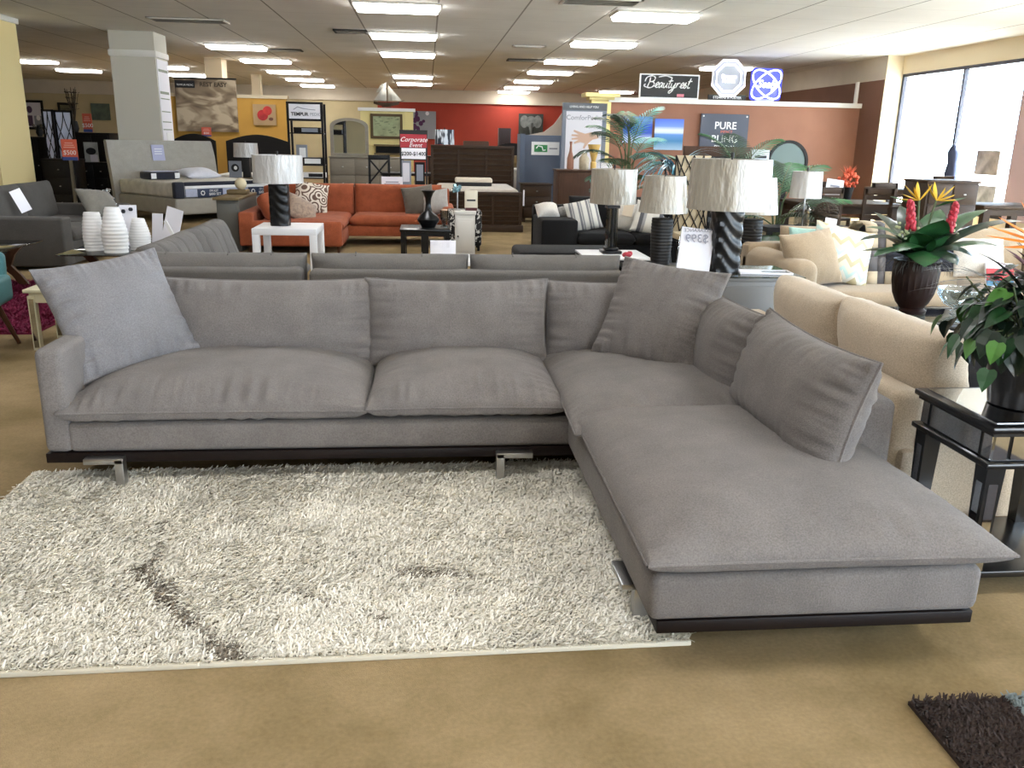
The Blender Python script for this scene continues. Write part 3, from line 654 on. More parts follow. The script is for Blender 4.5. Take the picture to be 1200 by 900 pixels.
# stripes across and along
for k,(x0,x1) in enumerate([(0,.10),(.10,.17),(.17,.52),(.52,.60),(.60,.8)]):
    sub=[]
    for (a,b),(c,d) in zip(path[:-1],path[1:]):
        for f in (0,.5): sub.append((a+(c-a)*f,b+(d-b)*f))
    sub.append(path[-1])
    for i in range(len(sub)-1):
        dark=i in (1,2); m=mth3 if dark and k in (2,4) else mth2 if dark or k in (1,3) else mth1
        throwstrip(m,x0,x1,sub[i:i+2])
o=g.build('throw_blanket',mth1,None,(3.60,6.98,.43),smooth=60)
sm=o.modifiers.new('thick','SOLIDIFY'); sm.thickness=.012; sm.offset=1
tag(o,'beige throw blanket with dark stripes draped over the tan sofa back','blanket')
mchev=mat('chevron_cloth','#cfcab4',.85)
def chev(m):
    nt=m.node_tree;N=nt.nodes;L=nt.links;p=N['Principled BSDF'];tc=N.new('ShaderNodeTexCoord');s=N.new('ShaderNodeSeparateXYZ');L.new(tc.outputs['Object'],s.inputs[0])
    def M(op,a,b=None):
        n=N.new('ShaderNodeMath');n.operation=op
        for i,q in enumerate((a,b)):
            if q is None: continue
            if isinstance(q,(int,float)): n.inputs[i].default_value=q
            else: L.new(q,n.inputs[i])
        return n.outputs[0]
    zz=M('PINGPONG',s.outputs['X'],.06); v=M('ADD',s.outputs['Y'],zz); f=M('FRACT',M('DIVIDE',M('ADD',v,3),.16)); 
    r=N.new('ShaderNodeValToRGB'); r.color_ramp.interpolation='CONSTANT'; e=r.color_ramp.elements; e[0].color=lin('#dcd8c6'); e[1].position=.33; e[1].color=lin('#c4b996'); q=e.new(.6); q.color=lin('#e3e2d8'); q=e.new(.8); q.color=lin('#c2dad4')
    L.new(f,r.inputs['Fac']);L.new(r.outputs['Color'],p.inputs['Base Color'])
chev(mchev)
mteal=fabric('aqua_cloth','#a9cfc8',.1)
pillow('aqua pillow peeking out behind the chevron pillow on the tan sofa',.42,.42,.09,mteal,(3.20,6.86,.70),(R(72),0,R(-5)),51)
pillow('pale chevron pattern pillow leaning on the tan sofa back',.50,.48,.10,mchev,(3.38,6.74,.70),(R(66),R(12),R(-8)),52)
pillow('plain tan pillow in the corner against the rounded sofa arm',.50,.46,.12,mtan,(3.06,6.60,.68),(R(68),R(-6),R(16)),53)
# books on the sofa's far end
mbk=mat('cover_red','#b3343c',.5); mbk2=mat('cover_blue','#4f86a8',.5)
pillow('white cushion on the tan sofa past the flower urn',.42,.34,.1,fabric('white_cloth','#d8d4cc',.04),(4.55,6.7,.69),(R(68),0,R(-8)),54)
t=thing('magazine','red and blue covered magazine lying against the tan sofa cushions','magazine',(4.60,6.45,.70),R(-6)); t.location=(4.62,6.5,.47)
G().box((0,0,.10),(.22,.02,.2),rx=-.4).build('pages',mpap,t); G().box((0,-.014,.11),(.22,.006,.1),rx=-.4).build('cover',mbk,t); G().box((0,-.034,.045),(.22,.006,.05),rx=-.4).build('cover_band',mbk2,t)
# ------------------------------------------------------------------ grey console with lamps
mcg=mat('console_grey','#6f6f6f',.5)
T=thing('console_cabinet','plain grey console cabinet with glass top right behind the sectional corner','cabinet',(1.85,5.43,0))
G().bx(-.53,.47,-.24,.22,.0,.72,bev=.004).build('body',mcg,T)
G().bx(-.53,.5,-.25,.25,.722,.742,bev=.003).build('top',mcg,T)
G().bx(-.52,.53,-.26,.26,.743,.752).build('glass_top',glass('console_glass','#c9d4d2',refl=.3),T)
for x in (-.27,.22): G().bx(x-.235,x+.235,-.252,-.24,.04,.69,bev=.003).build('door',mcg,T)
def lampbase_twist(t,r,h):
    """square column carved with slanting ridges"""
    g=G(); n=40; k=36; rs=[]
    for j in range(n+1):
        z=h*j/n; ring=[]
        for i in range(k):
            a=2*PI*i/k; c=math.cos(a);s=math.sin(a); q=r/max(abs(c),abs(s))**.6
            q*=1+.03*math.tanh(3*math.sin(6*(c-s)*1.2+z*70*.9)); ring.append((q*c,q*s,z))
        rs.append(ring)
    return g.rings(rs).build('lamp_base',mblk,t)
def lampbase_rib(t,r0,r1,h):
    g=G(); n=60; rs=[]
    for j in range(n+1):
        f=j/n; r=(r0+(r1-r0)*f)*(1+.025*math.sin(f*95))*(.92+.08*math.sin(PI*f)); rs.append([(r*math.cos(2*PI*i/28)*(1+.03*math.sin(5*i)),r*math.sin(2*PI*i/28)*(1+.03*math.sin(5*i)),h*f) for i in range(28)])
    return g.rings(rs).build('lamp_base',mblkm,t)
L1=thing('table_lamp','big black twist-carved lamp with wide off-white shade on the grey console','lamp',(1.92,5.42,.752))
lampbase_twist(L1,.095,.40); shade(L1,.40,.262,.25,.31,mshade)
# low console farther back carrying a pair of ribbed lamps
T=thing('side_table','low black side table under the two ribbed lamps behind the grey console','table',(2.45,7.42,0))
G().bx(-.7,.7,-.22,.22,.45,.5,bev=.006).build('tabletop',mblkm,T)
for sx in (-1,1):
    for sy in (-1,1): G().box((sx*.66,sy*.18,.225),(.06,.06,.45)).build('leg',mblkm,T)
L2=thing('table_lamp','ribbed black lamp with tapered plastic-wrapped shade left of the price sign','lamp',(2.045,7.4,.5))
lampbase_rib(L2,.085,.10,.42); shade(L2,.47,.215,.175,.31,mshade)
L3=dup(L2,(2.86,7.42,.5),.5,'ribbed black lamp with white shade half hidden behind the big twist lamp')
# price sign seen from behind
t=papersign('price_sign','white price sheet in an acrylic stand reading backwards beside the big lamp','x',(0,0,0),0,[]) if False else None
p=PZ(800,318,.752)
t=thing('price_sign','white price sheet in clear stand, showing reversed 399, beside the big lamp','sign',(1.70,5.36,.753),R(-4))
G().box((0,0,.14),(.215,.003,.28)).build('paper',mpap,t).rotation_euler=(-.22,R(7),0)
text('lettering','$399',.075,mgrayink,t,(.02,.03,.21),(PI/2-.22,0,0),ext=.0006,sx=-1)
text('lettering','CLEARANCE',.032,mgrayink,t,(.025,.045,.262),(PI/2-.22,0,0),ext=.0006,sx=-1)
G().box((0,.012,.14),(.225,.003,.29)).box((0,.05,.003),(.2,.1,.004)).build('acrylic_stand',macr,t).rotation_euler=(-.22,R(7),0)
t=thing('display_tray','shallow glass tray with white rim lying on the grey console','tray',(2.17,5.34,.753),R(-6))
G().bx(-.17,.17,-.07,-.06,0,.012).bx(-.17,.17,.06,.07,0,.012).bx(-.17,-.16,-.06,.06,0,.012).bx(.16,.17,-.06,.06,0,.012).build('rim',mpap,t)
G().bx(-.16,.16,-.06,.06,.001,.006).build('glass',glass('tray_glass','#d5e0de',refl=.4),t); G().bx(-.15,-.02,-.05,.05,.0065,.008).build('white_card',mpap,t)
# ------------------------------------------------------------------ dark grey sectional standing back to back with the big one
mgs=fabric('ash_grey_weave','#625e5a',.08,.5,240,.9,.05)
S=thing('grey_sectional','ash grey sectional seen from behind, back to back with the taupe sofa','sofa',(0,0,0))
G().bx(-1.95,-.80,5.50,5.66,.06,.735,bev=.03,seg=3).build('back_frame',mgs,S)
G().bx(-.755,1.30,5.50,5.66,.06,.725,bev=.03,seg=3).build('back_frame',mgs,S)
G().bx(-1.95,1.25,5.6,6.5,.06,.34,bev=.03).bx(-2.1,-1.15,6.4,8.0,.06,.34,bev=.03).build('seat_base',mgs,S)
for k,(x0,x1) in enumerate(((-1.9,-.79),(-.76,.27),(.28,1.30))):
    c=cushion('back_cushion',x1-x0,.42,.12,mgs,S,((x0+x1)/2,5.74,.60),(PI/2+.12,0,0),a=5,b=.5,pinch=.012,lower=1,edge=.05,wr=.008,nx=36,ny=18,seed=61+k)
    for f in ((-.22,.2) if k else (-.3,.05,.3)):
        x=(x1-x0)*f; G().tube([(x,.205,.03),(x,.222,0),(x,.205,-.03),(x+.004,.16,-.095)],.004,5).build('seam_piping',mgs,c)
    cushion('seat_cushion',x1-x0,.78,.06,mgs,S,((x0+x1)/2,6.12,.39),a=7,b=.4,lower=1,edge=.06,pinch=.004,nx=16,ny=16,seed=64+k)
G().bx(-2.10,-1.96,5.66,8.0,.06,.68,bev=.04,seg=3).build('side_back_frame',mgs,S)
cushion('seat_cushion',.85,1.55,.06,mgs,S,(-1.5,7.2,.39),a=7,b=.4,lower=1,edge=.06,pinch=.004,nx=16,ny=16,seed=67)
def chan(p,u,v):
    q=abs(((u*2.5)%1)-.5)*2
    return (p.x,p.y,p.z-.022*max(0,1-(1-q)*7) if p.z>0 else p.z)
for k,y in enumerate((6.42,7.45)):
    cushion('side_back_cushion',1.0,.50,.13,mgs,S,(-1.83,y,.58),(PI/2-.34,0,PI/2),a=5,b=.5,pinch=.012,lower=.8,edge=.05,wr=.006,nx=60,ny=20,seed=71+k,fn=chan)
for x,y in ((-1.8,5.6),(-.9,5.6),(-.6,5.6),(1.15,5.6),(1.15,6.4),(-1.2,7.9),(-2.0,7.9)): G().box((x,y,.035),(.06,.06,.07)).build('leg',mblkm,S)
# ------------------------------------------------------------------ far left: charcoal loveseat, glass tables, rug, chair
mch=fabric('charcoal_twill','#4b4844',.08,.4,260,.9,.05)
LV=sofa('charcoal_loveseat','charcoal loveseat turned sideways behind the white vases, tagged cushion on it',(-4.72,11.35,0),PI/2,2.35,1.25,mch,bh=.86,ah=.6,aw=.26,sh=.44,n=2,bt=.24,legh=.05,legm=mblkm,cush_h=.5,seed=81)
t=thing('price_tag','long white paper price tag hanging on the charcoal loveseat cushion','tag',(-4.80,10.85,.62),R(42))
G().box((0,0,.12),(.13,.004,.27),ry=-.35).build('paper',mpap,t).rotation_euler=(-.2,0,0)
for k in range(4): text('lettering',('SALE','LOVESEAT','SOFA','8 PC')[k] if False else '',.02,mink,t,(0,0,0)) if False else None
mseq=mat('sequin_silver','#c9d0d4',.18,.9,bump=1,bs=60)
o=cushion('throw_pillow',.50,.46,.11,fabric('grey_satin','#77736a',.15),None,(-4.35,12.05,.62),(R(50),R(6),R(58)),seed=83,a=2.3,b=.55,pinch=.06,wr=.008,lower=.9,nx=26,ny=24)
tag(o,'grey throw pillow with a shiny silver sequin edge on the charcoal loveseat','pillow')
g=G()
for k in range(60): g.box((random.uniform(.12,.24),random.uniform(-.21,.21),random.uniform(.045,.07)*(.6 if False else 1)),(.03,.03,.003),rx=random.uniform(-.6,.6),ry=random.uniform(-.2,.9),rz=random.uniform(0,3))
g.build('sequins',mseq,o)
mwal=wood('walnut_leg','#3b2418','#5a3a27',.4,(8,8,1))
mtg=glass('smoked_table_glass','#8f9a9a',refl=.28)
def glass_table(label,loc,w,d,rz=0):
    t=thing('glass_coffee_table',label,'table',loc,rz)
    G().bx(-w/2,w/2,-d/2,d/2,.438,.45,bev=.003).build('glass_top',mtg,t)
    for s in (-1,1):
        for q in (-1,1):
            pr=[(s*.06,0.0),(s*.02,.0)] 
            pts=[(s*(w/2-.12),0,0),(s*(w/2-.20),0,.12),(s*(w/2-.30),0,.22),(s*(w/2-.24),0,.33),(s*(w/2-.14),0,.436)]
            g=G(); rs=[]
            for i,(x,y,z) in enumerate(pts):
                h=.045+.012*(i==2); rs.append([(x-h,q*d*.28-.02,z),(x+h,q*d*.28-.02,z),(x+h,q*d*.28+.02,z),(x-h,q*d*.28+.02,z)])
            g.rings(rs).build('leg',mwal,t)
    G().box((0,0,.2),(w-.55,d*.5,.03),bev=.005).build('stretcher',mwal,t)
    return t
glass_table('glass coffee table with walnut legs carrying the three white vases',(-2.86,8.95,0),1.1,1.45)
glass_table('glass table with curved walnut leg standing on the magenta rug',(-4.55,8.85,0),1.15,1.0)
mvase=mat('white_ceramic','#e9e8e6',.45)
def vase(label,loc,r,h,tall):
    g=G(); n=46; rs=[]
    for j in range(n+1):
        f=j/n; R0=r*((.72+.28*math.sin(PI*min(1,.2+f*.8)))if not tall else (.80+.22*math.sin(PI*(.15+f*.72)))*(1-.38*max(0,f-.45)/.55))
        R0*=1+.035*math.sin(f*n*PI*.52)
        rs.append([(R0*math.cos(2*PI*i/28),R0*math.sin(2*PI*i/28)*.8,h*f) for i in range(28)])
    rs+=[[(x*.85,y*.85,h) for x,y,z in rs[-1]],[(x*.8,y*.8,h*.6) for x,y,z in rs[-1]]]
    o=g.rings(rs,True,True).build('ribbed_vase',mvase,None,loc,smooth=60); return tag(o,label,'vase','white ribbed vases on the glass table')
vase('straight white ribbed vase standing at the table edge away from the sign',(-3.17,8.56,.451),.10,.36,False)
vase('tallest white ribbed bottle-shaped vase in front of the other two',(-2.93,8.42,.451),.118,.42,True)
vase('shortest white ribbed vase next to the bent acrylic sign stand',(-2.78,8.66,.451),.10,.30,True)
def card(label,loc,rz,w,h,tilt,body=''):
    t=thing('sign_holder',label,'sign',loc,rz)
    G().box((0,0,h/2),(w,.006,h)).build('card',mpap,t).rotation_euler=(-tilt,0,0)
    G().box((0,.03,.004),(w,.10,.006)).build('foot',macr,t)
    return t
c=card('small white picture card behind the vases with a dark heart-shaped photo',(-2.97,8.95,.451),R(4),.16,.40,.1)
G().sph((-.035,-.007,.34),(.02,.002,.022),10,6).sph((.035,-.007,.36),(.022,.002,.02),10,6).build('print',mink,c)
card('narrow white price card leaning between the vase tops',(-2.72,8.98,.451),R(-20),.12,.32,.15)
t=thing('sign_holder','tall white bent sign stand with folded strut on the glass coffee table','sign',(-2.55,8.75,.451),R(-28))
G().box((0,0,.20),(.20,.006,.40)).build('card',mpap,t).rotation_euler=(R(-8),R(12),0)
G().box((.10,-.02,.13),(.035,.012,.34),ry=-.55).build('strut',mvase,t)
mmag=mat('magenta_pile','#7c1440',.9,var=.25,vs=30)
Rg=thing('magenta_rug','magenta shag rug under the walnut-legged glass table','rug',(-4.3,8.15,0),0)
G().bx(-1.3,1.22,-1.25,1.25,0,.012).build('backing',mmag,Rg)
shag(Rg,-.6,1.22,-1.25,1.25,26000,.04,.009,mmag,15)
mtl=fabric('teal_vinyl','#46757a',.05,.1,120,.5,0)
T=thing('accent_chair','teal upholstered chair with wooden legs at the left edge of the view','chair',(-3.33,6.28,0),R(8))
G().box((0,0,.43),(.62,.60,.20),bev=.04,seg=3).build('seat',mtl,T)
G().box((-.02,.27,.54),(.6,.12,.30),bev=.04,seg=3,rx=-.12).build('backrest',mtl,T)
for sx in (-1,1):
    for sy in (-1,1): G().cyl((sx*.30,sy*.28,0),(sx*.2,sy*.2,.34),.014,.024,10).build('leg',mwal,T)
mcrt=mat('cream_lacquer','#cfc8ac',.4,coat=.3)
T=thing('side_table','cream side table with mirrored legs behind the sofa arm','table',(-2.64,6.60,0))
G().box((0,0,.437),(.5,.5,.026),bev=.006).build('tabletop',mcrt,T); G().box((0,0,.385),(.44,.44,.07)).build('apron',mcrt,T)
for sx in (-1,1):
    for sy in (-1,1):
        l=G().box((sx*.205,sy*.205,.2),(.05,.05,.4)).build('leg',mcrt,T); G().box((sx*.205,sy*.205-.026,.2),(.034,.003,.36)).build('mirror_strip',mmir,l)
# ------------------------------------------------------------------ white parsons table with lamp, grey cabinet
mwl=mat('white_lacquer','#e4e4e6',.35,coat=.2)
T=thing('side_table','glossy white square side table carrying the black carved lamp','table',(-1.51,9.64,0))
G().bx(-.335,.335,-.35,.35,.53,.60,bev=.006).build('tabletop',mwl,T)
for sx in (-1,1):
    for sy in (-1,1):
        g=G().bx(sx*.335-sx*.075,sx*.335,sy*.35-sy*.075,sy*.35,0,.535,bev=.004)
        pr=[(sx*.26,.531)]+[(sx*(.26-.06*(1-math.cos(a))) ,.531-.06*(1-math.sin(a))) for a in [PI/2*(1-k/5) for k in range(6)]]
        g.build('leg',mwl,T)
t=thing('price_tag','small white price tag stuck on the white side table leg','tag',(-1.2,9.285,.17)); G().box((0,0,0),(.06,.004,.09)).build('paper',mpap,t); G().box((0,-.003,.01),(.04,.002,.01)).build('print',mink,t)
L=thing('table_lamp','black carved lamp with white plastic-wrapped drum shade on white side table','lamp',(-1.60,9.66,.60))
lampbase_twist(L,.105,.44); shade(L,.455,.265,.265,.29,mshin)
mcab=mat('cabinet_greige','#56554f',.6); mctop=wood('cabinet_wood_top','#5f5138','#7a6848',.6,(12,2,2))
T=thing('cabinet','dark grey cabinet with weathered wood top beside the orange sectional','cabinet',(-2.70,12.70,0))
G().bx(-.14,.16,-.62,.6,0,.69,bev=.004).build('body',mcab,T); G().bx(-.18,.17,-.66,.62,.69,.725,bev=.004).build('top',mctop,T); G().bx(-.11,.13,-.632,-.62,.06,.64,bev=.003).build('door',mcab,T)
t=thing('ornament','cream ball ornament on a wooden wedge on the grey cabinet','ornament',(-2.68,12.85,.727)); G().box((-.02,0,.03),(.28,.24,.06),bev=.01).build('wooden_plinth',mctop,t); G().sph((.02,0,.14),.085).build('ball',mat('cream_ball','#cdbf9c',.5),t)
# ------------------------------------------------------------------ orange sectional
mo=fabric('orange_tweed','#9c5233',.10,.45,280,.85,.05,hex2='#87452a',vs=9)
S=thing('orange_sectional','burnt orange sectional sofa with tufted back and left chaise','sofa',(0,0,0))
G().bx(-2.5,.34,12.85,13.8,.14,.30,bev=.02).bx(-2.5,-1.16,11.95,13.0,.10,.30,bev=.02).build('base',mo,S)
G().bx(-2.5,-1.16,11.85,12.0,.10,.44,bev=.03,seg=3).build('end_panel',mo,S)
G().bx(-2.52,-2.32,11.85,13.8,.10,.55,bev=.03,seg=3).build('side_back_frame',mo,S)
G().bx(-2.5,.34,13.68,13.85,.12,.80,bev=.03,seg=3).build('back_frame',mo,S)
G().bx(.22,.40,12.85,13.82,.12,.57,bev=.04,seg=3).build('arm',mo,S)
cushion('seat_cushion',1.15,1.75,.06,mo,S,(-1.72,12.85,.36),a=7,b=.4,lower=1,edge=.06,pinch=.004,nx=20,ny=20,seed=91)
cushion('seat_cushion',1.36,.95,.06,mo,S,(-.46,13.28,.36),a=7,b=.4,lower=1,edge=.06,pinch=.004,nx=20,ny=20,seed=92)
for k,(x0,x1) in enumerate(((-2.3,-1.12),(-1.11,.22))):
    c=cushion('back_cushion',x1-x0,.48,.09,mo,S,((x0+x1)/2,13.58,.62),(PI/2-.14,0,0),a=6,b=.45,lower=1,edge=.05,pinch=.006,nx=26,ny=18,seed=93+k)
    for f in (-.3,-.05,.2): G().sph((f*(x1-x0),.04,.088),(.02,.02,.008),8,5).build('button',mo,c)
cushion('side_back_cushion',1.3,.40,.13,mo,S,(-2.14,12.66,.60),(PI/2-.45,0,PI/2),a=5,b=.5,lower=1,edge=.06,pinch=.01,nx=26,ny=18,seed=96)
for x,y in ((-2.4,11.95),(-1.22,11.98),(-1.22,12.8),(.3,12.95),(.3,13.7),(-2.4,13.7)): G().cyl((x,y,0),(x,y,.14),.018,.03,10).build('leg',mwal,S)
mpais=mat('paisley_cloth','#cfc2b0',.8)
def paisley(m):
    nt=m.node_tree;N=nt.nodes;L=nt.links;p=N['Principled BSDF'];tc=N.new('ShaderNodeTexCoord')
    v=N.new('ShaderNodeTexVoronoi');v.inputs['Scale'].default_value=6.5;L.new(tc.outputs['Object'],v.inputs['Vector'])
    s=N.new('ShaderNodeMath');s.operation='MULTIPLY';s.inputs[1].default_value=26;L.new(v.outputs['Distance'],s.inputs[0])
    w=N.new('ShaderNodeMath');w.operation='SINE';L.new(s.outputs[0],w.inputs[0])
    r=N.new('ShaderNodeValToRGB');e=r.color_ramp.elements;e[0].position=.3;e[0].color=lin('#5d4438');e[1].position=.62;e[1].color=lin('#d4c9b8')
    a=N.new('ShaderNodeMath');a.operation='MULTIPLY_ADD';a.inputs[1].default_value=.5;a.inputs[2].default_value=.5;L.new(w.outputs[0],a.inputs[0]);L.new(a.outputs[0],r.inputs['Fac']);L.new(r.outputs['Color'],p.inputs['Base Color'])
paisley(mpais)
pillow('brown paisley print pillow propped on the orange sectional',.50,.48,.11,mpais,(-1.72,13.22,.66),(R(66),R(10),R(14)),97)
pillow('patterned taupe pillow half behind the black lamp on the orange sectional',.46,.40,.1,fabric('taupe_print','#94806f',.25,vs=25),(-1.75,12.4,.54),(R(55),R(28),R(35)),98)
pillow('dark grey pillow behind the black flared vase on the orange sectional',.48,.46,.1,fabric('slate_cloth','#5b544a',.1),(-.13,13.25,.64),(R(66),R(-8),R(6)),99)
pillow('pale grey pillow at the far arm of the orange sectional',.40,.40,.1,fabric('pale_grey_cloth','#a7a29c',.1),(.12,13.15,.62),(R(66),R(-10),R(-12)),100)
# black square table with vase and candle glass
T=thing('side_table','black square side table before the orange sectional with flared vase','table',(-.03,10.95,0))
G().bx(-.31,.31,-.33,.33,.44,.47,bev=.003).build('tabletop',mblk,T); G().bx(-.29,.29,-.31,.31,.39,.44).build('apron',mblk,T)
for sx,sy in ((-1,-1),(1,-1),(-1,1),(1,1)): G().bx(sx*.30-sx*.06,sx*.30,sy*.32-sy*.06,sy*.32,0,.44).build('leg',mblk,T)
G().bx(-.05,.04,-.335,-.30,0,.44).build('centre_support',mblk,T)
o=tag(G().lathe([(.085,0),(.10,.03),(.135,.08),(.14,.10),(.11,.15),(.05,.20),(.035,.25),(.032,.30),(.04,.36),(.065,.42),(.095,.455),(.085,.455),(.03,.36),(0,.3)],seg=28,cap=False).build('flared_vase',mblk),'black trumpet-necked vase on the black square table','vase'); o.location=(.01,10.93,.47)
o=thing('candle_holder','clear glass candle holder with cream candle beside the flared vase','candle holder',(.21,10.95,.47))
G().lathe([(.05,0),(.05,.01),(.02,.03),(.03,.06),(.05,.10),(.055,.21),(.05,.21),(.045,.1),(0,.07)],seg=20,cap=False).build('glass',glass('candle_glass','#c8c8c6',refl=.4),o); G().cyl((0,0,.12),(0,0,.225),.04).build('candle',mat('candle_cream','#c8a88e',.5),o)
# white cabinet with sign
mwc=mat('cabinet_white','#d8d6d0',.5)
T=thing('white_cabinet','narrow white panelled cabinet beside the black square table','cabinet',(.515,12.0,0))
G().bx(-.135,.135,-.12,.14,0,.55).build('body',mwc,T); G().bx(-.15,.15,-.135,.15,.55,.60,bev=.01).build('top',mwc,T)
dr=G().bx(-.11,.11,-.132,-.12,.05,.50,bev=.004).build('door',mwc,T)
G().bx(-.08,.08,-.136,-.131,.09,.46,bev=.003).build('panel',mwc,dr); G().sph((-.1,-.14,.26),.012,8,6).build('knob',mblkm,dr)
t=thing('display_sign','cream curved card with black print on the white cabinet','sign',(.60,12.0,.60)); G().box((0,0,.15),(.18,.03,.25),rx=-.12,bev=.02).build('card',mat('card_cream','#d9d0bc',.7),t); G().box((0,-.003,.02),(.16,.05,.04)).build('red_base',mat('base_maroon','#4b1118',.5),t)
text('lettering','BEDDING',.035,mink,t,(0,-.022,.13),(PI/2-.12,0,0)) if False else G().box((0,-.0195,.14),(.12,.002,.022),rx=-.12).build('print',mink,t)
t=thing('crystal_lamp','slim silver stick lamp with crystal top on the white cabinet','lamp',(.41,12.02,.60)); G().cyl((0,0,0),(0,0,.015),.05).cyl((0,0,.01),(0,0,.26),.012).build('stem',mchr,t)
g=G()
for k in range(14): g.box((random.uniform(-.05,.05),random.uniform(-.05,.05),.31+random.uniform(-.05,.05)),(.035,.035,.035),rz=k,rx=k*.7)
g.build('crystal',mat('crystal_blue','#8fb8c4',.1,.5),t)
mdam=mat('damask_black','#0f0f11',.6)
def damask(m):
    nt=m.node_tree;N=nt.nodes;L=nt.links;p=N['Principled BSDF'];tc=N.new('ShaderNodeTexCoord');v=N.new('ShaderNodeTexNoise');v.inputs['Scale'].default_value=14;v.inputs['Distortion'].default_value=1.5;L.new(tc.outputs['Object'],v.inputs['Vector'])
    r=N.new('ShaderNodeValToRGB');r.color_ramp.interpolation='CONSTANT';e=r.color_ramp.elements;e[0].color=lin('#0f0f11');e[1].position=.58;e[1].color=lin('#cfcdc8');L.new(v.outputs['Fac'],r.inputs['Fac']);L.new(r.outputs['Color'],p.inputs['Base Color'])
damask(mdam)
t=thing('ottoman','black and white damask ottoman half hidden behind the white cabinet','ottoman',(.53,12.55,0)); G().box((0,0,.32),(.48,.45,.50),bev=.03).build('seat',mdam,t)
for sx in (-1,1):
    for sy in (-1,1): G().cyl((sx*.2,sy*.18,0),(sx*.2,sy*.18,.08),.02).build('leg',mblkm,t)
# low white table with brochure stand just behind the grey sectional
T=thing('coffee_table','low white table behind the grey sectional with a brochure stand','table',(.62,8.6,0)); G().bx(-.6,.35,-.3,.3,.36,.40,bev=.005).build('tabletop',mwl,T)
for sx in (-.55,.3):
    for sy in (-1,1): G().box((sx,sy*.26,.18),(.05,.05,.36)).build('leg',mwl,T)
t=thing('brochure_stand','white folded brochure stand on the low white table','sign',(.15,8.5,.40)); G().box((0,0,.09),(.25,.005,.19),rx=-.25,bev=.002).build('sheet',mpap,t); G().box((-.02,.03,.08),(.03,.06,.15),rx=-.1).box((.05,.03,.08),(.03,.06,.15),rx=-.1).build('pocket',mpap,t)
# ------------------------------------------------------------------ glass column lamp, black sofa, ottoman
T=thing('side_table','low black side table with a white stone top under the glass column lamp','table',(1.88,8.62,0)); G().bx(-.33,.33,-.34,.34,.43,.45,bev=.003).build('tabletop',mwl,T); G().bx(-.32,.32,-.33,.33,.37,.43).build('apron',mblkm,T)
for sx in (-1,1):
    for sy in (-1,1): G().box((sx*.28,sy*.28,.185),(.06,.06,.37)).build('leg',mblkm,T)
L=thing('table_lamp','lamp with clear fluted glass column, black foot and drum shade','lamp',(1.875,8.7,.45))
G().box((0,0,.015),(.20,.20,.03),bev=.005).box((0,0,.045),(.14,.14,.03),bev=.008).build('foot',mblk,L)
g=G()
for a in range(4): g.cyl((.05*math.cos(a*PI/2+.78),.05*math.sin(a*PI/2+.78),.06),(.05*math.cos(a*PI/2+.78),.05*math.sin(a*PI/2+.78),.46),.02,seg=10)
g.build('glass_column',glass('column_glass','#b9c0c4',refl=.4),L); G().cyl((0,0,.05),(0,0,.48),.022).box((0,0,.47),(.13,.13,.03)).build('stem',mblk,L)
shade(L,.50,.235,.232,.34,mshade)
t=thing('tissue','crumpled red cloth on the white stone tabletop by the glass lamp','cloth',(1.98,8.40,.45)); G().sph((0,0,.02),(.05,.04,.03),10,6).sph((.03,.01,.03),(.03,.03,.03),8,5).build('fold',mrd,t)
mbs=fabric('black_twill','#100f10',.1,.4,260,.9,.03)
BS=sofa('black_sofa','black fabric sofa with striped pillows behind the white stone side table',(2.62,11.25,0),0,2.4,1.1,mbs,bh=.86,ah=.60,aw=.46,sh=.42,n=2,bt=.22,legh=.05,legm=mblkm,cush_h=.46,seed=111)
t=thing('ottoman','long black upholstered ottoman in front of the black sofa','ottoman',(1.52,9.25,0)); G().bx(-.58,.58,-.35,.42,.07,.42,bev=.05,seg=3).build('seat',mbs,t)
for sx in (-1,1):
    for sy in (-1,1): G().cyl((sx*.5,sy*.28,0),(sx*.5,sy*.28,.08),.025).build('leg',mblkm,t)
def stripes(name,cols,per):
    m=mat(name,'#cfccc4',.85); nt=m.node_tree;N=nt.nodes;L=nt.links;p=N['Principled BSDF'];tc=N.new('ShaderNodeTexCoord');s=N.new('ShaderNodeSeparateXYZ');L.new(tc.outputs['Object'],s.inputs[0])
    a=N.new('ShaderNodeMath');a.operation='MULTIPLY_ADD';a.inputs[1].default_value=1/per;a.inputs[2].default_value=10;L.new(s.outputs['X'],a.inputs[0]);f=N.new('ShaderNodeMath');f.operation='FRACT';L.new(a.outputs[0],f.inputs[0])
    r=N.new('ShaderNodeValToRGB');r.color_ramp.interpolation='CONSTANT';e=r.color_ramp.elements;e[0].color=lin(cols[0][1])
    e[1].position=cols[1][0];e[1].color=lin(cols[1][1])
    for q,c in cols[2:]: z=e.new(q);z.color=lin(c)
    L.new(f.outputs[0],r.inputs['Fac']);L.new(r.outputs['Color'],p.inputs['Base Color']);return m
ms1=stripes('ticking_stripe',[(0,'#d3d0c8'),(.5,'#77777a'),(.75,'#d3d0c8'),(.82,'#8b8b8c')],.11)
ms2=stripes('broad_stripe',[(0,'#cfccc4'),(.35,'#58585c'),(.55,'#9a9a9a'),(.7,'#d3d0c8')],.24)
pillow('grey and white narrow striped pillow next to the glass lamp column',.44,.42,.1,ms1,(2.02,11.15,.62),(R(68),R(-14),R(-6)),121)
pillow('white tagged pillow wedged behind the broad striped one on black sofa',.42,.42,.1,fabric('ivory_cloth','#cdc8be',.05),(2.62,11.2,.61),(R(64),R(14),R(-6)),122)
pillow('broad striped black and white pillow on the black sofa seat',.46,.44,.1,ms2,(2.86,10.92,.60),(R(62),R(14),R(-10)),123)
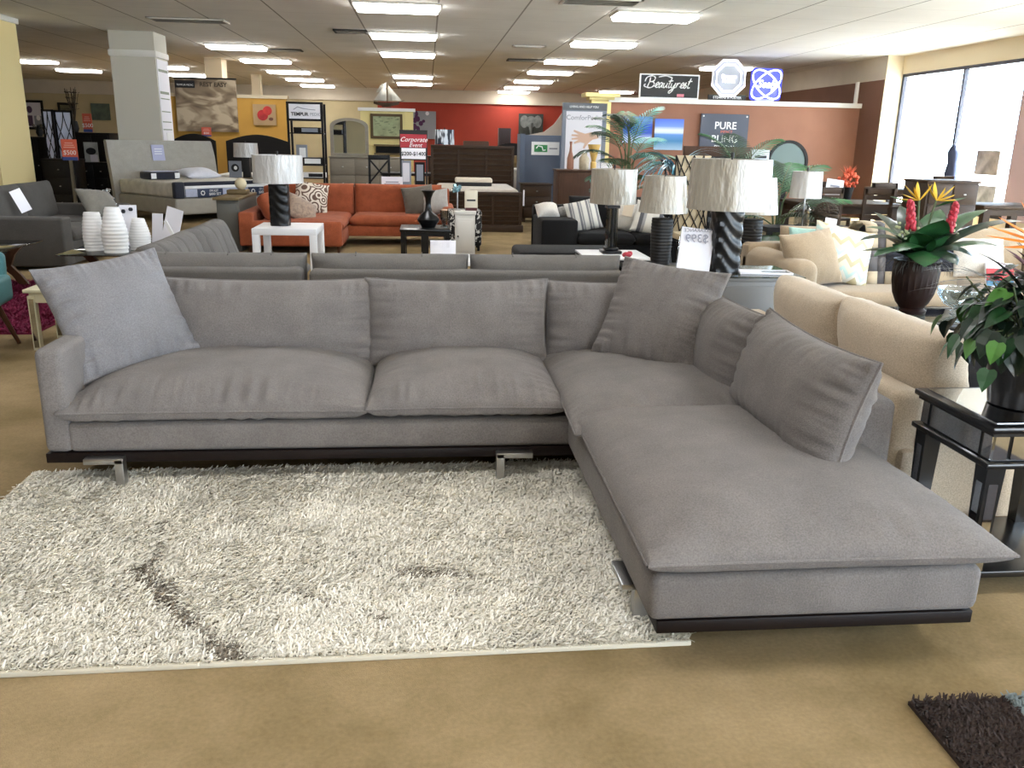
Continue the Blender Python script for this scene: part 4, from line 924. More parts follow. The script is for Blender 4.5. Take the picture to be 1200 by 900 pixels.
pillow('fluffy round white pillow on the black sofa arm',.30,.24,.12,fabric('fluffy_white','#d6d0c8',.08,1,60),(1.56,11.25,.66),(R(40),0,R(8)),124,name='round_pillow')
pillow('small grey patterned pillow beside the fluffy white one',.22,.16,.07,fabric('grey_fleck','#8f8c88',.3,vs=40),(1.80,11.35,.64),(R(30),0,0),125)
t=thing('price_tag','beige and red swing tag on the ivory pillow of the black sofa','tag',(2.58,11.02,.66),R(-8)); G().box((0,0,.05),(.13,.004,.17),rx=-.4,ry=.2).build('card',mat('card_beige','#c8b9a2',.7),t); G().box((.0,-.006,.02),(.05,.003,.03),rx=-.4,ry=.2).build('print',mrd,t)
# ------------------------------------------------------------------ things farther back
def R4(px0,py0,px1,py1,Y):
    a=PY(px0,py0,Y); b=PY(px1,py1,Y); return a.x,b.x,b.z,a.z
mink2=mat('ink_black','#111114',.6); mnavy=mat('navy_card','#24304c',.6); mwt=mat('white_print','#f1f1f1',.6)
mredc=mat('card_red','#d6624a',.6); mblue=mat('card_blue','#3a4f8f',.6)
mespr=wood('espresso_wood','#2b1d14','#42301f',.5,(1.5,10,10)); mdark=wood('black_wood','#0d0b0b','#171313',.5,(2,9,9)); mbrw=wood('brown_wood','#3a261a','#54392a',.45,(9,9,1.2))
mgw=wood('grey_oak','#7b756a','#8e877b',.6,(1.5,10,10))
# --- grey upholstered bed, turned towards the aisle
mgb=fabric('stone_linen','#aaa69c',.06,.3,240,.9,.05); mmat=fabric('mattress_knit','#d6d2ca',.12,.6,70,.9,0); mmg=fabric('mattress_side','#b4bad0',.05,.3,90); mmn=fabric('mattress_navy','#2b2d38',.1,.3,200)
BA=math.atan2(.73,.68)
B=thing('upholstered_bed','stone grey upholstered bed with winged headboard and price placards on the mattress','bed',(-4.42,15.85,0),BA)
G().bx(0,2.12,0,1.95,.14,.43,bev=.04,seg=3).build('bed_base',mgb,B)
g=G(); rs=[]
for j in range(9):
    f=j/8; z=.14+1.26*f; lean=.16*f*f; x0=-.06-.02*f+.10*max(0,f-.75); rs.append([(x0,1.9+lean,z),(2.12-x0,1.9+lean,z),(2.12-x0,2.0+lean,z),(x0,2.0+lean,z)])
g.rings(rs); bmesh.ops.bevel(g.bm,geom=[e for e in g.bm.edges if e.calc_length()>.5],offset=.02,segments=2,affect='EDGES'); g.build('headboard',mgb,B)
mt=G().bx(.01,2.11,.02,1.88,.44,.70,bev=.05,seg=3).build('mattress',mmat,B)
G().bx(.0,.20,-.008,.10,.43,.715,bev=.03,seg=3).bx(.2,2.12,-.006,.05,.64,.712,bev=.02).build('navy_corner_guard',mmn,mt)
G().bx(.21,2.10,-.002,.03,.45,.63).build('side_panel',mmg,mt); G().bx(.2,2.11,-.012,.03,.59,.645,bev=.01).build('border_tape',mwt,mt)
for x0 in (.47,1.55):
    pl=G().box((x0+.23,-.016,.515),(.52,.012,.15),bev=.004).build('placard',mnavy,mt)
    text('lettering',"I'M KIT",.062,mwt,pl,(x0+.30,-.024,.548)); text('lettering','$800 SET',.065,mwt,pl,(x0+.32,-.024,.49))
    g=G()
    for k in range(8): a=k*PI/4; g.box((x0+.07+.035*math.cos(a),-.024,.515+.035*math.sin(a)),(.02,.003,.02),ry=-a)
    g.build('emblem',mwt,pl)
for x in (.1,1.1,2.0):
    for y in (.12,1.8): G().cyl((x,y,0),(x,y,.15),.035,.045).build('leg',mdark,B)
def onbed(x,y,z): c,s=math.cos(BA),math.sin(BA); return (-4.42+c*x-s*y,15.85+s*x+c*y,z)
t=thing('boxed_pillow','navy and white packaged pillow lying at the left of the grey bed','pillow',onbed(.55,1.35,.70),BA); G().box((0,0,.075),(.62,.38,.14),bev=.035,seg=3).build('pillow_body',mmn,t); G().box((-.24,-.185,.07),(.10,.02,.10)).box((.24,-.185,.07),(.10,.02,.10)).build('white_label',mwt,t); G().box((0,0,.142),(.52,.30,.02),bev=.01).build('mesh_top',mmg,t)
pillow('soft white bed pillow beside the navy packaged pillow on the grey bed',.75,.46,.10,fabric('white_cotton','#dfe0ea',.03),onbed(1.4,1.4,.79),(R(12),0,BA),131)
t=thing('price_sheet','white price sheet pinned to the grey bed headboard','sign',onbed(.93,1.985,1.04),BA); G().box((0,0,.13),(.26,.006,.30),rx=-.13).build('sheet',mat('sheet_lilac','#b9bad6',.6),t)
for k in range(4): G().box((0,-.006+.0,.20-.045*k),(.16,.003,.014),rx=-.13).build('print',mwt,t)
# --- white notice board on the grey column
t=thing('notice_strip','tall white notice board with paper slips on the grey column side','sign',(-5.325,18.85,0)); G().bx(0,.01,-.25,.50,1.2,2.95).build('board',mpap,t)
g=G()
for k,z in enumerate((2.72,2.3,2.2,1.95,1.75,1.6)): g.bx(.01,.014,-.2,.40,z,z+(.05 if k in(0,1) else .02))
g.build('print',mat('slip_green','#8b9384',.7),t); G().bx(.01,.018,.0,.35,1.22,1.55).build('paper_slip',mwt,t)
# --- left back corner
def cabinet(name,label,x0,x1,y,d,z,m,drawers=0,doors=0,top=None,cols=1,legs=.06,cat='cabinet'):
    t=thing(name,label,cat,((x0+x1)/2,y+d/2,0)); w=x1-x0
    G().bx(-w/2,w/2,-d/2,d/2,legs,z-.03,bev=.004).build('body',m,t); G().bx(-w/2-.02,w/2+.02,-d/2-.025,d/2+.01,z-.03,z,bev=.006).build('top',top or m,t)
    for s in (-1,1):
        for q in (-1,1): G().box((s*(w/2-.04),q*(d/2-.04),legs/2),(.06,.06,legs)).build('foot',m,t)
    n=max(1,drawers)
    if drawers:
        hh=(z-.05-legs)/n
        for c in range(cols):
            for k in range(n):
                cw=(w-.04)/cols; x=-w/2+.02+cw*(c+.5); zz=legs+.01+hh*(k+.5)
                dr=G().box((x,-d/2-.008,zz),(cw-.02,.018,hh-.02),bev=.004).build('drawer',m,t); G().sph((x,-d/2-.025,zz),(.02,.012,.012),8,6).build('knob',mchr,dr)
    for k in range(doors):
        cw=(w-.04)/doors; x=-w/2+.02+cw*(k+.5)
        dr=G().box((x,-d/2-.008,(z+legs)/2-.01),(cw-.015,.018,z-legs-.08),bev=.004).box((x,-d/2-.016,(z+legs)/2-.01),(cw-.12,.01,z-legs-.2),bev=.006).build('door',m,t); G().sph((x+cw*.38,-d/2-.028,z*.55),.014,8,6).build('knob',mchr,dr)
    return t
x0,x1,z0,z1=R4(31,160,62,215,21); cabinet('dresser','tall black cabinet under the four-panel framed picture',x0,x1,21,.5,z1,mdark,doors=2)
x0,x1,z0,z1=R4(48,186,91,222,17.4); cabinet('chest','black chest in front of the patterned folding screen',x0,x1,17.4,.5,z1,mdark,drawers=3)
x0,x1,z0,z1=R4(91,190,131,232,18.9); cabinet('dresser','black dresser with raised drawer fronts left of the grey bed',x0,x1,18.9,.5,z1,mdark,drawers=3,cols=2)
x0,x1,z0,z1=R4(86,155,131,190,19.9); cabinet('armoire','black and grey armoire carrying the farther red sale sign',x0,x1,19.9,.6,z1,mdark,doors=2)
t=thing('folding_screen','two-leaf folding screen with black interlaced ovals on white','screen',(0,0,0)); 
for k,(a,b,c,d,Y) in enumerate(((48,128,69,188,18.2),(62.5,129,91,188,18.35))):
    x0,x1,z0,z1=R4(a,b,c,d,Y); z0=max(0.02,z0-.9); w=x1-x0; cx=(x0+x1)/2; p=G().bx(x0+.03,x1-.03,Y-.006,Y+.006,z0+.03,z1-.03).build('panel',mat('screen_white','#c9cbdb',.7),t)
    g=G().bx(x0,x0+.035,Y-.02,Y+.02,0,z1).bx(x1-.035,x1,Y-.02,Y+.02,0,z1).bx(x0,x1,Y-.02,Y+.02,z1-.04,z1).bx(x0,x1,Y-.02,Y+.02,z0,z0+.04)
    for sgn in (1,-1):
        for ph in (0,1):
            pts=[(cx+sgn*w*.46*abs(math.sin(PI*(z-z0)/(z1-z0)*1.5+ph*0)) if ph==0 else cx+sgn*w*.46*(1-abs(math.sin(PI*(z-z0)/(z1-z0)*1.5))),Y-.012,z) for z in [z0+(z1-z0)*i/30 for i in range(31)]]
            g.tube(pts,.008,6)
    g.build('frame',mdark,t)
def salesign(label,a,b,c,d,Y,floor=False):
    x0,x1,z0,z1=R4(a,b,c,d,Y); w=x1-x0;h=z1-z0
    t=thing('sale_sign',label,'sign',((x0+x1)/2,Y,z0))
    G().box((0,0,h/2),(w,.02,h)).build('card',mredc,t); G().box((0,-.012,h*.08),(w*.99,.004,h*.16)).build('blue_band',mblue,t)
    text('lettering','$500',h*.30,mwt,t,(0,-.013,h*.36)); 
    for k in range(3): G().box((0,-.012,h*(.62+.1*k)),(w*(.75-.12*k),.003,h*.035)).build('print',mat('print_pink','#e9b3a4',.6),t)
    if floor: G().box((0,0,-(z0-.02)/2),(.05,.05,z0-.02)).box((0,0,-z0+.01),(.3,.3,.02)).build('stand',mchr,t)
    return t
salesign('nearer red sale sign on a post before the black chest',71,163,92,188,17.0,True)
salesign('farther red sale sign standing on top of the black armoire',96,133,109,155,20.2)
def picture(label,a,b,c,d,Y,m,fm=None,fw=.04,name='framed_picture',cat='picture',th=.03):
    x0,x1,z0,z1=R4(a,b,c,d,Y); w=x1-x0;h=z1-z0
    t=thing(name,label,cat,((x0+x1)/2,Y,(z0+z1)/2))
    if fm:
        G().box((0,0,0),(w-fw,.01,h-fw)).build('canvas',m,t)
        G().bx(-w/2,w/2,-.02,.015,h/2-fw,h/2).bx(-w/2,w/2,-.02,.015,-h/2,-h/2+fw).bx(-w/2,-w/2+fw,-.02,.015,-h/2+fw,h/2-fw).bx(w/2-fw,w/2,-.02,.015,-h/2+fw,h/2-fw).build('frame',fm,t)
    else: G().box((0,0,0),(w,th,h)).build('canvas',m,t)
    return t,w,h
def disc(g,x,z,rx,rz,y=-.012,th=.004): return g.rings([[(x+rx*math.cos(2*PI*i/20),yy,z+rz*math.sin(2*PI*i/20)) for i in range(20)] for yy in (y,y-th)])
mpw=mat('print_white','#d9d6de',.7); mpp=mat('print_plum','#5b4660',.7); mpg=mat('print_grey','#8b909a',.7)
t,w,h=picture('black framed picture of plum and white dishes on the back wall',24,117,54,152,36.85,mpw,mdark,.09)
disc(G(),-.15*w,.18*h,.13*w,.12*h).build('plum_disc',mpp,t); g=G(); g.box((.1*w,.25*h,-.012),(.1,.1,.1)) if False else None; G().box((-.22*w,-.012,-.2*h),(.34*w,.006,.36*h)).build('dark_square',mpp,t); G().box((.2*w,-.012,-.2*h),(.34*w,.006,.34*h)).build('grey_square',mpg,t); disc(G(),.22*w,-.1*h,.09*w,.09*h,-.016).build('white_disc',mwt,t)
picture('small dark framed picture above the folding screen',67,120,87,134,36.85,mat('print_olive','#5e5b43',.7,var=.5,vs=3),mdark,.09)
picture('unframed dusky green flower print left of the grey column',106,121,130,141,36.85,mat('print_green','#56645a',.7,var=.35,vs=3))
mbr=mat('branch_dark','#3b3020',.8)
def branches(label,px,py,Y,z0,h,n=14,m=None,r=.16,leafy=True,vasem=None,name='branch_arrangement'):
    p=PY(px,py,Y); t=thing(name,label,'plant',(p.x,Y,z0)); rg=random.Random(int(px)); g=G()
    for k in range(n):
        a=rg.uniform(0,2*PI); q=rg.uniform(.2,1)*r; g.tube([(0,0,.15),(q*.4*math.cos(a),q*.4*math.sin(a),h*.5),(q*math.cos(a),q*math.sin(a),h*rg.uniform(.75,1))],.006,5)
        if leafy:
            for j in range(4): leaf(g,(q*math.cos(a)*(.5+.15*j),q*math.sin(a)*(.5+.15*j),h*(.5+.12*j)),rg.uniform(0,6),.09,.018,.5,.5,4)
    g.build('branches',m or mbr,t); G().lathe([(.05,0),(.08,.08),(.06,.2),(.05,.24),(.04,.24),(.05,.1),(0,.05)],seg=16,cap=False).build('vase',vasem or mblkm,t); return t
branches('dark twiggy arrangement on the armoire behind the folding screen',86,130,20.3,PY(86,155,20.2).z,.95,20)
branches('low dark leafy arrangement on top of the tall black cabinet',46,150,21.2,PY(46,160,21).z,.28,14,mat('leaf_olive','#4a422c',.8),.13)
x0,x1,z0,z1=R4(91,163,110,187,18.7); t=thing('photo_board','grey and white photo display board on the black dresser','sign',((x0+x1)/2,18.98,PY(100,190,18.9).z)); w=x1-x0;h=z1-z0
G().box((0,0,h/2),(w,.02,h)).build('board',mat('photo_grey','#a5a9a6',.6,var=.25,vs=4),t); disc(G(),0,h*.55,.1,.07).build('dark_print',mink2,t); G().box((.05,-.012,h*.2),(w*.55,.004,h*.36)).build('white_print',mpw,t)
t=thing('wrapped_pole','glossy blue plastic-wrapped pole leaning beside the black chest','pole',PZ(82,232,0)); g=G(); g.tube([(0,0,0),(-.02,.05,.5),(-.05,.12,1.0)],[.05,.055,.045],10); g.build('wrapping',mat('plastic_blue','#4f7fb5',.15,coat=.6,bump=1,bs=12),t)
# --- gold partition, poster, pomegranate picture
struct('partition_gold',G().use(mgold).bx(-7.6,-3.52,23,23.15,0,2.42).use(mcream).bx(-7.65,-3.47,22.95,23.2,2.42,2.5),mgold)
msheet=mat('poster_sheets','#b8a489',.8)
def sheets(m):
    nt=m.node_tree;N=nt.nodes;L=nt.links;p=N['Principled BSDF'];tc=N.new('ShaderNodeTexCoord');mp=N.new('ShaderNodeMapping');mp.inputs['Rotation'].default_value=(0,.7,0);mp.inputs['Scale'].default_value=(.9,1,2.0);n=N.new('ShaderNodeTexNoise');n.inputs['Scale'].default_value=1.3;n.inputs['Detail'].default_value=2;n.inputs['Distortion'].default_value=1.6
    L.new(tc.outputs['Object'],mp.inputs['Vector']);L.new(mp.outputs['Vector'],n.inputs['Vector']);r=N.new('ShaderNodeValToRGB');e=r.color_ramp.elements;e[0].position=.3;e[0].color=lin('#5b4a3a');e[1].position=.6;e[1].color=lin('#bfae94');q=e.new(.48);q.color=lin('#8c7a64');L.new(n.outputs['Fac'],r.inputs['Fac']);L.new(r.outputs['Color'],p.inputs['Base Color'])
sheets(msheet)
t,w,h=picture('large poster of rumpled beige bed sheets above the black arched headboard',204,92,280,155,22.9,msheet,None,name='poster',cat='poster',th=.04)
G().box((0,0,h/2+.02),(w+.04,.06,.04)).build('top_rail',mdark,t); G().box((-w*.33,-.024,h*.40),(w*.32,.006,h*.14)).build('name_plate',mink2,t)
text('lettering','TEMPUR-PEDIC',.06,mwt,t,(-w*.33,-.029,h*.385)); text('lettering','REST EASY',.14,mat('print_brown','#3c3122',.7),t,(w*.13,-.023,h*.40),bold=.004)
mpo=mat('canvas_tan','#b79a72',.8,var=.1,vs=3)
t,w,h=picture('canvas of two red pomegranates on the gold partition',296,122,324,147,22.93,mpo)
disc(G(),-.08*w,-.02*h,.24*w,.26*h,-.016).build('pomegranate',mat('fruit_red','#b7282a',.6,var=.3,vs=6),t); disc(G(),.14*w,.2*h,.2*w,.22*h,-.021).build('pomegranate',mat('fruit_red2','#c6352f',.6,var=.3,vs=6),t); disc(G(),.28*w,-.2*h,.1*w,.08*h,-.016).build('fruit_shadowed_half',mat('fruit_brown','#6b4436',.7),t)
def archbed(name,label,a,b,c,d,Y,m,L=2.0,mattz=.62,mm=None):
    x0,x1,z0,z1=R4(a,b,c,d,Y); w=x1-x0; t=thing(name,label,'bed',((x0+x1)/2,Y,0)); pr=[(-w/2,.0),(w/2,0),(w/2,z1-.16)]
    for i in range(13): q=1-2*i/12; pr.append((q*w/2*.92,z1-.14+.14*math.cos(q*PI/2)))
    pr.append((-w/2,z1-.16)); G().prism(pr,0,.08).build('headboard',m,t); G().bx(-w/2+.05,w/2-.05,-L,-.01,.18,.38,bev=.02).build('bed_base',mm or m,t); G().bx(-w/2+.05,w/2-.05,-L,-.01,.385,mattz,bev=.04).build('mattress',mmat,t)
    for s in (-1,1):
        for y in (-L+.1,-.2): G().box((s*(w/2-.15),y,.09),(.07,.07,.18)).build('leg',m,t)
archbed('panel_bed','bed with low black arched headboard just behind the grey headboard',201,156,254,190,21.9,mdark,1.5)
archbed('panel_bed','bed with wide black arched headboard under the pomegranate canvas',264,157,341,215,21.6,mdark,1.6,.68)
salesign('small red sale card hung on the rumpled sheets poster',236,149,248,160,22.85)
# nightstand with the second black lamp and photo boards
p=PY(290,208,19.2); cabinet('nightstand','pale wood nightstand under the farther black lamp',p.x-.40,p.x+.45,19.0,.45,p.z,mctop,drawers=2)
L=thing('table_lamp','smaller-looking black lamp with white shade on the pale nightstand','lamp',(p.x,19.2,p.z)); G().bx(-.075,.075,-.075,.075,0,.42,bev=.008).build('lamp_base',mblkm,L); shade(L,.42,.26,.245,.29,mshin)
t=thing('photo_board','grey photo board with a dark swirl print beside the farther black lamp','sign',(p.x-.22,19.1,p.z)); G().box((0,0,.17),(.26,.02,.34)).build('board',mpg,t); disc(G(),0,.2,.08,.08).build('dark_print',mink2,t); disc(G(),.01,.2,.035,.04,-.017).build('white_print',mwt,t)
# --- shelving rack with the lit sign
x0,x1,z0,z1=R4(338,119,379,216,17); w=x1-x0+.05
t=thing('display_rack','black metal display rack topped by a framed brand sign','shelf',((x0+x1)/2,17,0)); g=G()
for s in (-1,1):
    for q in (0,.42): g.bx(s*w/2-.02,s*w/2+.02,q-.02,q+.02,0,z1-.02)
g.build('upright',mdark,t)
for zz in (.35,.78,1.02,1.60): G().bx(-w/2,w/2,0,.42,zz-.02,zz).build('shelf',mdark,t)
sg=G().bx(-w/2-.02,w/2+.02,-.03,.03,z1-.34,z1).build('sign_box',mdark,t); G().bx(-w/2+.03,w/2-.03,-.04,-.03,z1-.30,z1-.04).build('sign_face',mpap,sg)
text('lettering','TEMPUR',.085,mink,t,(-.09,-.043,z1-.22),bold=.003); text('lettering','PEDIC',.075,mgrayink,t,(.20,-.043,z1-.22))
g=G(); g.tube([(-.2,-.044,z1-.14),(-.12,-.044,z1-.09),(-.02,-.044,z1-.12),(.08,-.044,z1-.13),(.2,-.044,z1-.14)],.006,5); g.build('emblem',mgrayink,t)
xr,yr=(x0+x1)/2,17
def sbox(name,label,x,y,z,d,m,m2=None,cat='box',group='boxes on the display rack'):
    t=thing(name,label,cat,(x,y,z),0,group); G().box((0,0,d[2]/2),d,bev=.006).build('carton',m,t)
    if m2: G().box((d[0]*.1,-d[1]/2-.002,d[2]/2),(d[0]*.6,.004,d[2]*.7)).build('label_panel',m2,t)
    return t
sbox('pillow_box','black and white pillow box on the middle rack shelf',xr+.05,yr+.2,1.02,(.5,.32,.13),mdark,mwt); sbox('pillow_box','pale pillow box on the lower rack shelf',xr+.1,yr+.2,.78,(.44,.3,.09),mwt,mink2); sbox('pillow_box','grey upright box leaning at left on the rack',xr-.12,yr+.25,1.02,(.2,.1,.36),mpg,mwt,'box','boxes on the display rack'); sbox('pillow_box','flat black box on the top rack shelf',xr+.02,yr+.2,1.60,(.5,.3,.1),mdark,mpg)
sbox('pillow_box','stack-height grey box low on the rack',xr-.1,yr+.22,.35,(.3,.25,.28),mpg,mwt)
# --- dresser with arched mirror
x0,x1,z0,z1=R4(383,137,432,216,19); w=x1-x0+.75
D=cabinet('dresser','weathered grey dresser under the arched mirror',x0+.02,x0+w,19,.5,1.14,mgw,drawers=3,cols=3)
mx=(x1-x0)-.02; M=thing('arched_mirror','weathered grey arched mirror standing on the dresser','mirror',(x0+mx/2+.02,19.35,1.142)); pr=[];pi=[]
for i in range(13): a=PI*i/12; pr.append((mx/2*math.cos(a),.62+.17*math.sin(a))); pi.append(((mx/2-.07)*math.cos(a),.58+.15*math.sin(a)))
o_=[(mx/2,0)]+pr+[(-mx/2,0)]; i_=[(mx/2-.07,.06)]+pi+[(-mx/2+.07,.06)]
g=G(); n=len(o_)
g.rings([[(a,y,b) for a,b in P_] for P_,y in ((o_,0),(o_,-.05),(i_,-.05),(i_,0))]+[[(a,0,b) for a,b in o_]],True,False); g.build('frame',mgw,M); G().prism(i_,-.02,-.01).build('glass',mmir,M)
# --- yellow half wall with map picture and sailboat
x0,x1,z0,z1=R4(422,127,485,215,21.3); struct('partition_yellow',G().use(myel).bx(x0,x1,21.3,21.45,0,z1-.05).use(mwhite).bx(x0-.05,x1+.05,21.22,21.5,z1-.05,z1+.02),myel)
mmap=mat('map_green','#9aa27e',.8,var=.2,vs=5)
t,w,h=picture('green map chart in dark wood frame on the yellow partition',434,133,472,163,21.26,mmap,wood('map_frame','#4b3b22','#5d4a2c',.5),.06)
g=G(); rg=random.Random(3)
for k in range(26): g.box((rg.uniform(-.38,.38)*w,-.007,rg.uniform(-.38,.38)*h),(rg.uniform(.02,.09),.003,.015))
g.build('chart_marks',mat('map_ink','#6d7558',.8),t)
x0,x1,z0,z1=R4(438,170,470,182,21); t=thing('wall_shelf','gold and dark wall shelf below the map chart','shelf',((x0+x1)/2,21.05,z0)); G().box((0,.1,.02),(x1-x0,.25,.04)).box((0,.1,.22),(x1-x0,.25,.04)).build('board',mctop,t); G().box((0,.2,.12),(x1-x0-.06,.02,.16)).build('back_panel',mdark,t)
p=PY(453,127,21.35); t=thing('model_sailboat','model sailboat with white sails on top of the yellow partition','ornament',(p.x,21.35,z1 if False else PY(453,126.5,21.3).z+.02))
g=G(); rs=[]
for i in range(9):
    f=-1+2*i/8; wd=.055*(1-f*f)**.6+.002; x=f*.30; rs.append([(x,-wd,.10+.03*f*f),(x,0,.02+.05*f*f),(x,wd,.10+.03*f*f)])
g.rings(rs).build('hull',mespr,t); G().cyl((.02,0,.08),(.02,0,.56),.006).cyl((.3,0,.12),(.42,0,.16),.005).cyl((.02,0,.14),(-.30,0,.14),.005).build('mast',mespr,t)
msail=mat('sail_cloth','#cbc7bb',.8)
for pts in ([(.0,0,.54),(-.29,-.03,.15),(.0,-.01,.14)],[(.04,0,.5),(.04,-.02,.15),(.36,-.03,.15)],[(.0,.0,.55),(-.12,-.02,.50),(-.24,-.02,.32),(-.02,0,.36)]):
    o=G(); o.face(pts); s_=o.build('sail',msail,t); md=s_.modifiers.new('t','SOLIDIFY'); md.thickness=.006
G().box((0,0,.01),(.22,.06,.02)).build('stand',mespr,t)
# --- counter chair, sign stand
def xchair(label,loc,rz,m=None,name='dining_chair',seat=.47,top=1.0,group=None,slats=False):
    m=m or mdark; t=thing(name,label,'chair',loc,rz,group)
    G().box((0,0,seat),(.44,.44,.04),bev=.01).build('seat',m,t)
    for s in (-1,1): G().box((s*.19,-.19,seat/2),(.04,.04,seat)).build('leg',m,t); G().bx(s*.19-.02,s*.19+.02,.17,.21,0,top).build('rear_leg',m,t)
    g=G().bx(-.21,.21,.17,.21,top-.09,top,bev=.008)
    if slats:
        for z in (seat+.14,seat+.28,seat+.4): g.bx(-.19,.19,.18,.2,z,z+.055)
    else: g.box((0,.19,(seat+top)/2),(.6*1.0,.02,.03),ry=.85).box((0,.19,(seat+top)/2),(.6,.02,.03),ry=-.85)
    g.build('backrest',m,t); G().bx(-.19,.19,-.2,-.18,.2,.23).bx(-.2,-.18,-.19,.19,.2,.23).bx(.18,.2,-.19,.19,.2,.23).build('stretcher',m,t); return t
p=PY(447,205,17); xchair('black cross-back chair behind the orange sectional',(p.x,17,0),R(15),top=1.22,seat=.62)
p=PY(480,200,17.6); T=thing('dining_table','black counter-height table behind the red sign stand','table',(p.x,17.6,0)); G().box((0,0,.86),(1.1,.8,.05),bev=.008).build('tabletop',mdark,T)
for sx in (-1,1):
    for sy in (-1,1): G().box((sx*.48,sy*.33,.42),(.07,.07,.84)).build('leg',mdark,T)
x0,x1,z0,z1=R4(468,152,501,188,15.0); w=x1-x0;t=thing('sign_stand','black floor sign stand with red script panel and white price panel','sign',((x0+x1)/2,15.0,0))
G().bx(-w/2,w/2,-.015,.015,z0,z1).bx(-w/2,-w/2+.03,-.015,.015,0,z0).bx(w/2-.03,w/2,-.015,.015,0,z0).bx(-w/2-.04,w/2+.04,-.15,.15,0,.02).build('frame',mblkm,t)
h=z1-z0; G().bx(-w/2+.01,w/2-.01,-.022,-.015,z0+h*.42,z1-h*.14).build('red_panel',mat('panel_crimson','#9b1f2c',.5),t); G().bx(-w/2+.03,w/2-.03,-.022,-.015,z0+.02,z0+h*.40).build('price_panel',mpap,t)
text('lettering','Corporate',.105,mwt,t,(0,-.025,z0+h*.68),shear=.4); text('lettering','Event',.095,mwt,t,(.03,-.025,z0+h*.50),shear=.4); text('lettering','$200-$1400',.085,mink,t,(0,-.025,z0+h*.21),bold=.002)
for k,(a,b,c,d,lab) in enumerate(((470,188,482,213,'pale grey framed panel leaning behind the red sign stand, left one'),(486,190,498,212,'black and white framed panel under the red sign stand'))):
    x0,x1,z0,z1=R4(a,b,c,d,15.6); t=thing('floor_panel',lab,'picture',((x0+x1)/2,15.6,0)); G().bx((x0-x1)/2,(x1-x0)/2,-.02,.02,0,z1).build('panel',mpg if k==0 else mdark,t); G().bx((x0-x1)/2+.03,(x1-x0)/2-.03,-.026,-.02,z0,z1-.04).build('print',mpw if k==0 else mpg,t)
x0,x1,z0,z1=R4(447,207,472,219,13.76); t=thing('price_card','white price card standing on the orange sofa back','sign',((x0+x1)/2,13.76,.802)); G().box((0,0,(z1-.8)/2),(x1-x0,.01,z1-.8)).build('card',mpap,t); G().box((0,-.007,.08),(.2,.003,.015)).box((0,-.007,.05),(.24,.003,.012)).build('print',mgrayink,t)
# --- pictures on the red wall
mel=mat('elephant_grey','#6b706e',.7,var=.35,vs=6)
t,w,h=picture('black and white elephant head picture on the red wall',608,133,636,160,36.85,mat('print_charcoal','#2f332f',.7,var=.4,vs=3))
disc(G(),0,.14*h,.22*w,.26*h,-.02).build('elephant_head',mel,t); disc(G(),-.27*w,.15*h,.17*w,.28*h,-.017).build('elephant_ear',mel,t); disc(G(),.27*w,.15*h,.17*w,.28*h,-.017).build('elephant_ear',mel,t); G().tube([(0,-.03,.1*h),(-.01*w,-.03,-.15*h),(.02*w,-.03,-.42*h)],[.09*w,.075*w,.05*w],10).build('elephant_trunk',mel,t)
t,w,h=picture('purple and grey abstract canvas on the red wall',484,130,511,163,36.85,mpg); g=G(); rg=random.Random(8)
for k in range(9): disc(g,rg.uniform(-.45,.0)*w,rg.uniform(-.25,.42)*h,rg.uniform(.06,.14)*w,rg.uniform(.05,.13)*h,-.017-.002*k)
g.build('purple_shapes',mat('print_violet','#4a2350',.7),t); disc(G(),.12*w,.42*h,.08*w,.07*h,-.04).build('pale_shape',mpw,t)
# --- slatted dark bed
def slatpanel(x0,x1,y,z0,z1,n,cols,par,name,th=.06):
    g=G().bx(x0,x1,y,y+th,z1-.05,z1,bev=.006).bx(x0,x0+.05,y,y+th,z0,z1-.05).bx(x1-.05,x1,y,y+th,z0,z1-.05)
    for c in range(1,cols): x=x0+(x1-x0)*c/cols; g.bx(x-.02,x+.02,y+.005,y+th-.005,z0,z1-.05)
    g.bx(x0+.04,x1-.04,y+.03,y+.04,z0,z1-.05)
    for k in range(n): z=z0+(z1-.05-z0)*(k+.5)/n; g.box(((x0+x1)/2,y+.025,z),(x1-x0-.09,.03,(z1-z0-.05)/n*.66),rx=.30)
    return g.build(name,mespr,par)
B=thing('slatted_bed','espresso wood bed with louvred slat headboard and footboard','bed',(.88,15.0,0))
slatpanel(-.81,.81,2.15,.3,1.43,11,3,B,'headboard',.08); slatpanel(-.75,.75,0,.12,.68,6,3,B,'footboard',.08); G().bx(-.78,.78,-.02,.1,0,.12,bev=.01).build('foot_plinth',mespr,B)
for s in (-1,1): G().bx(s*.74-.03,s*.74+.03,.08,2.15,.2,.5).build('side_rail',mespr,B)
G().bx(-.70,.70,.1,2.1,.35,.72,bev=.05,seg=3).build('mattress',fabric('mattress_ivory','#b3aa9e',.1,.5,80),B)
for s in (-1,1): G().box((s*.7,2.19,.15),(.1,.07,.3)).build('rear_leg',mespr,B)
t=thing('boxed_pillow','cream and black packaged pillow on the slatted bed','pillow',(.85,16.2,.72)); G().box((0,0,.10),(.68,.36,.09),bev=.03,seg=3).build('pillow_body',mat('pillow_cream','#d9cdbd',.7),t); G().box((0,0,.04),(.66,.35,.09),bev=.02).build('dark_band',mink2,t)
x0,x1,z0,z1=R4(605,215,645,260,16.9); cabinet('nightstand','espresso nightstand right of the slatted bed',x0+.12,x1,16.9,.5,z1,mespr,drawers=3,legs=.08)
t=thing('price_tag','white paper tag hanging at the edge of the espresso nightstand','tag',(PY(610,235,16.85).x+.06,16.84,.35)); G().box((0,0,.12),(.03,.006,.3)).build('card',mpap,t)
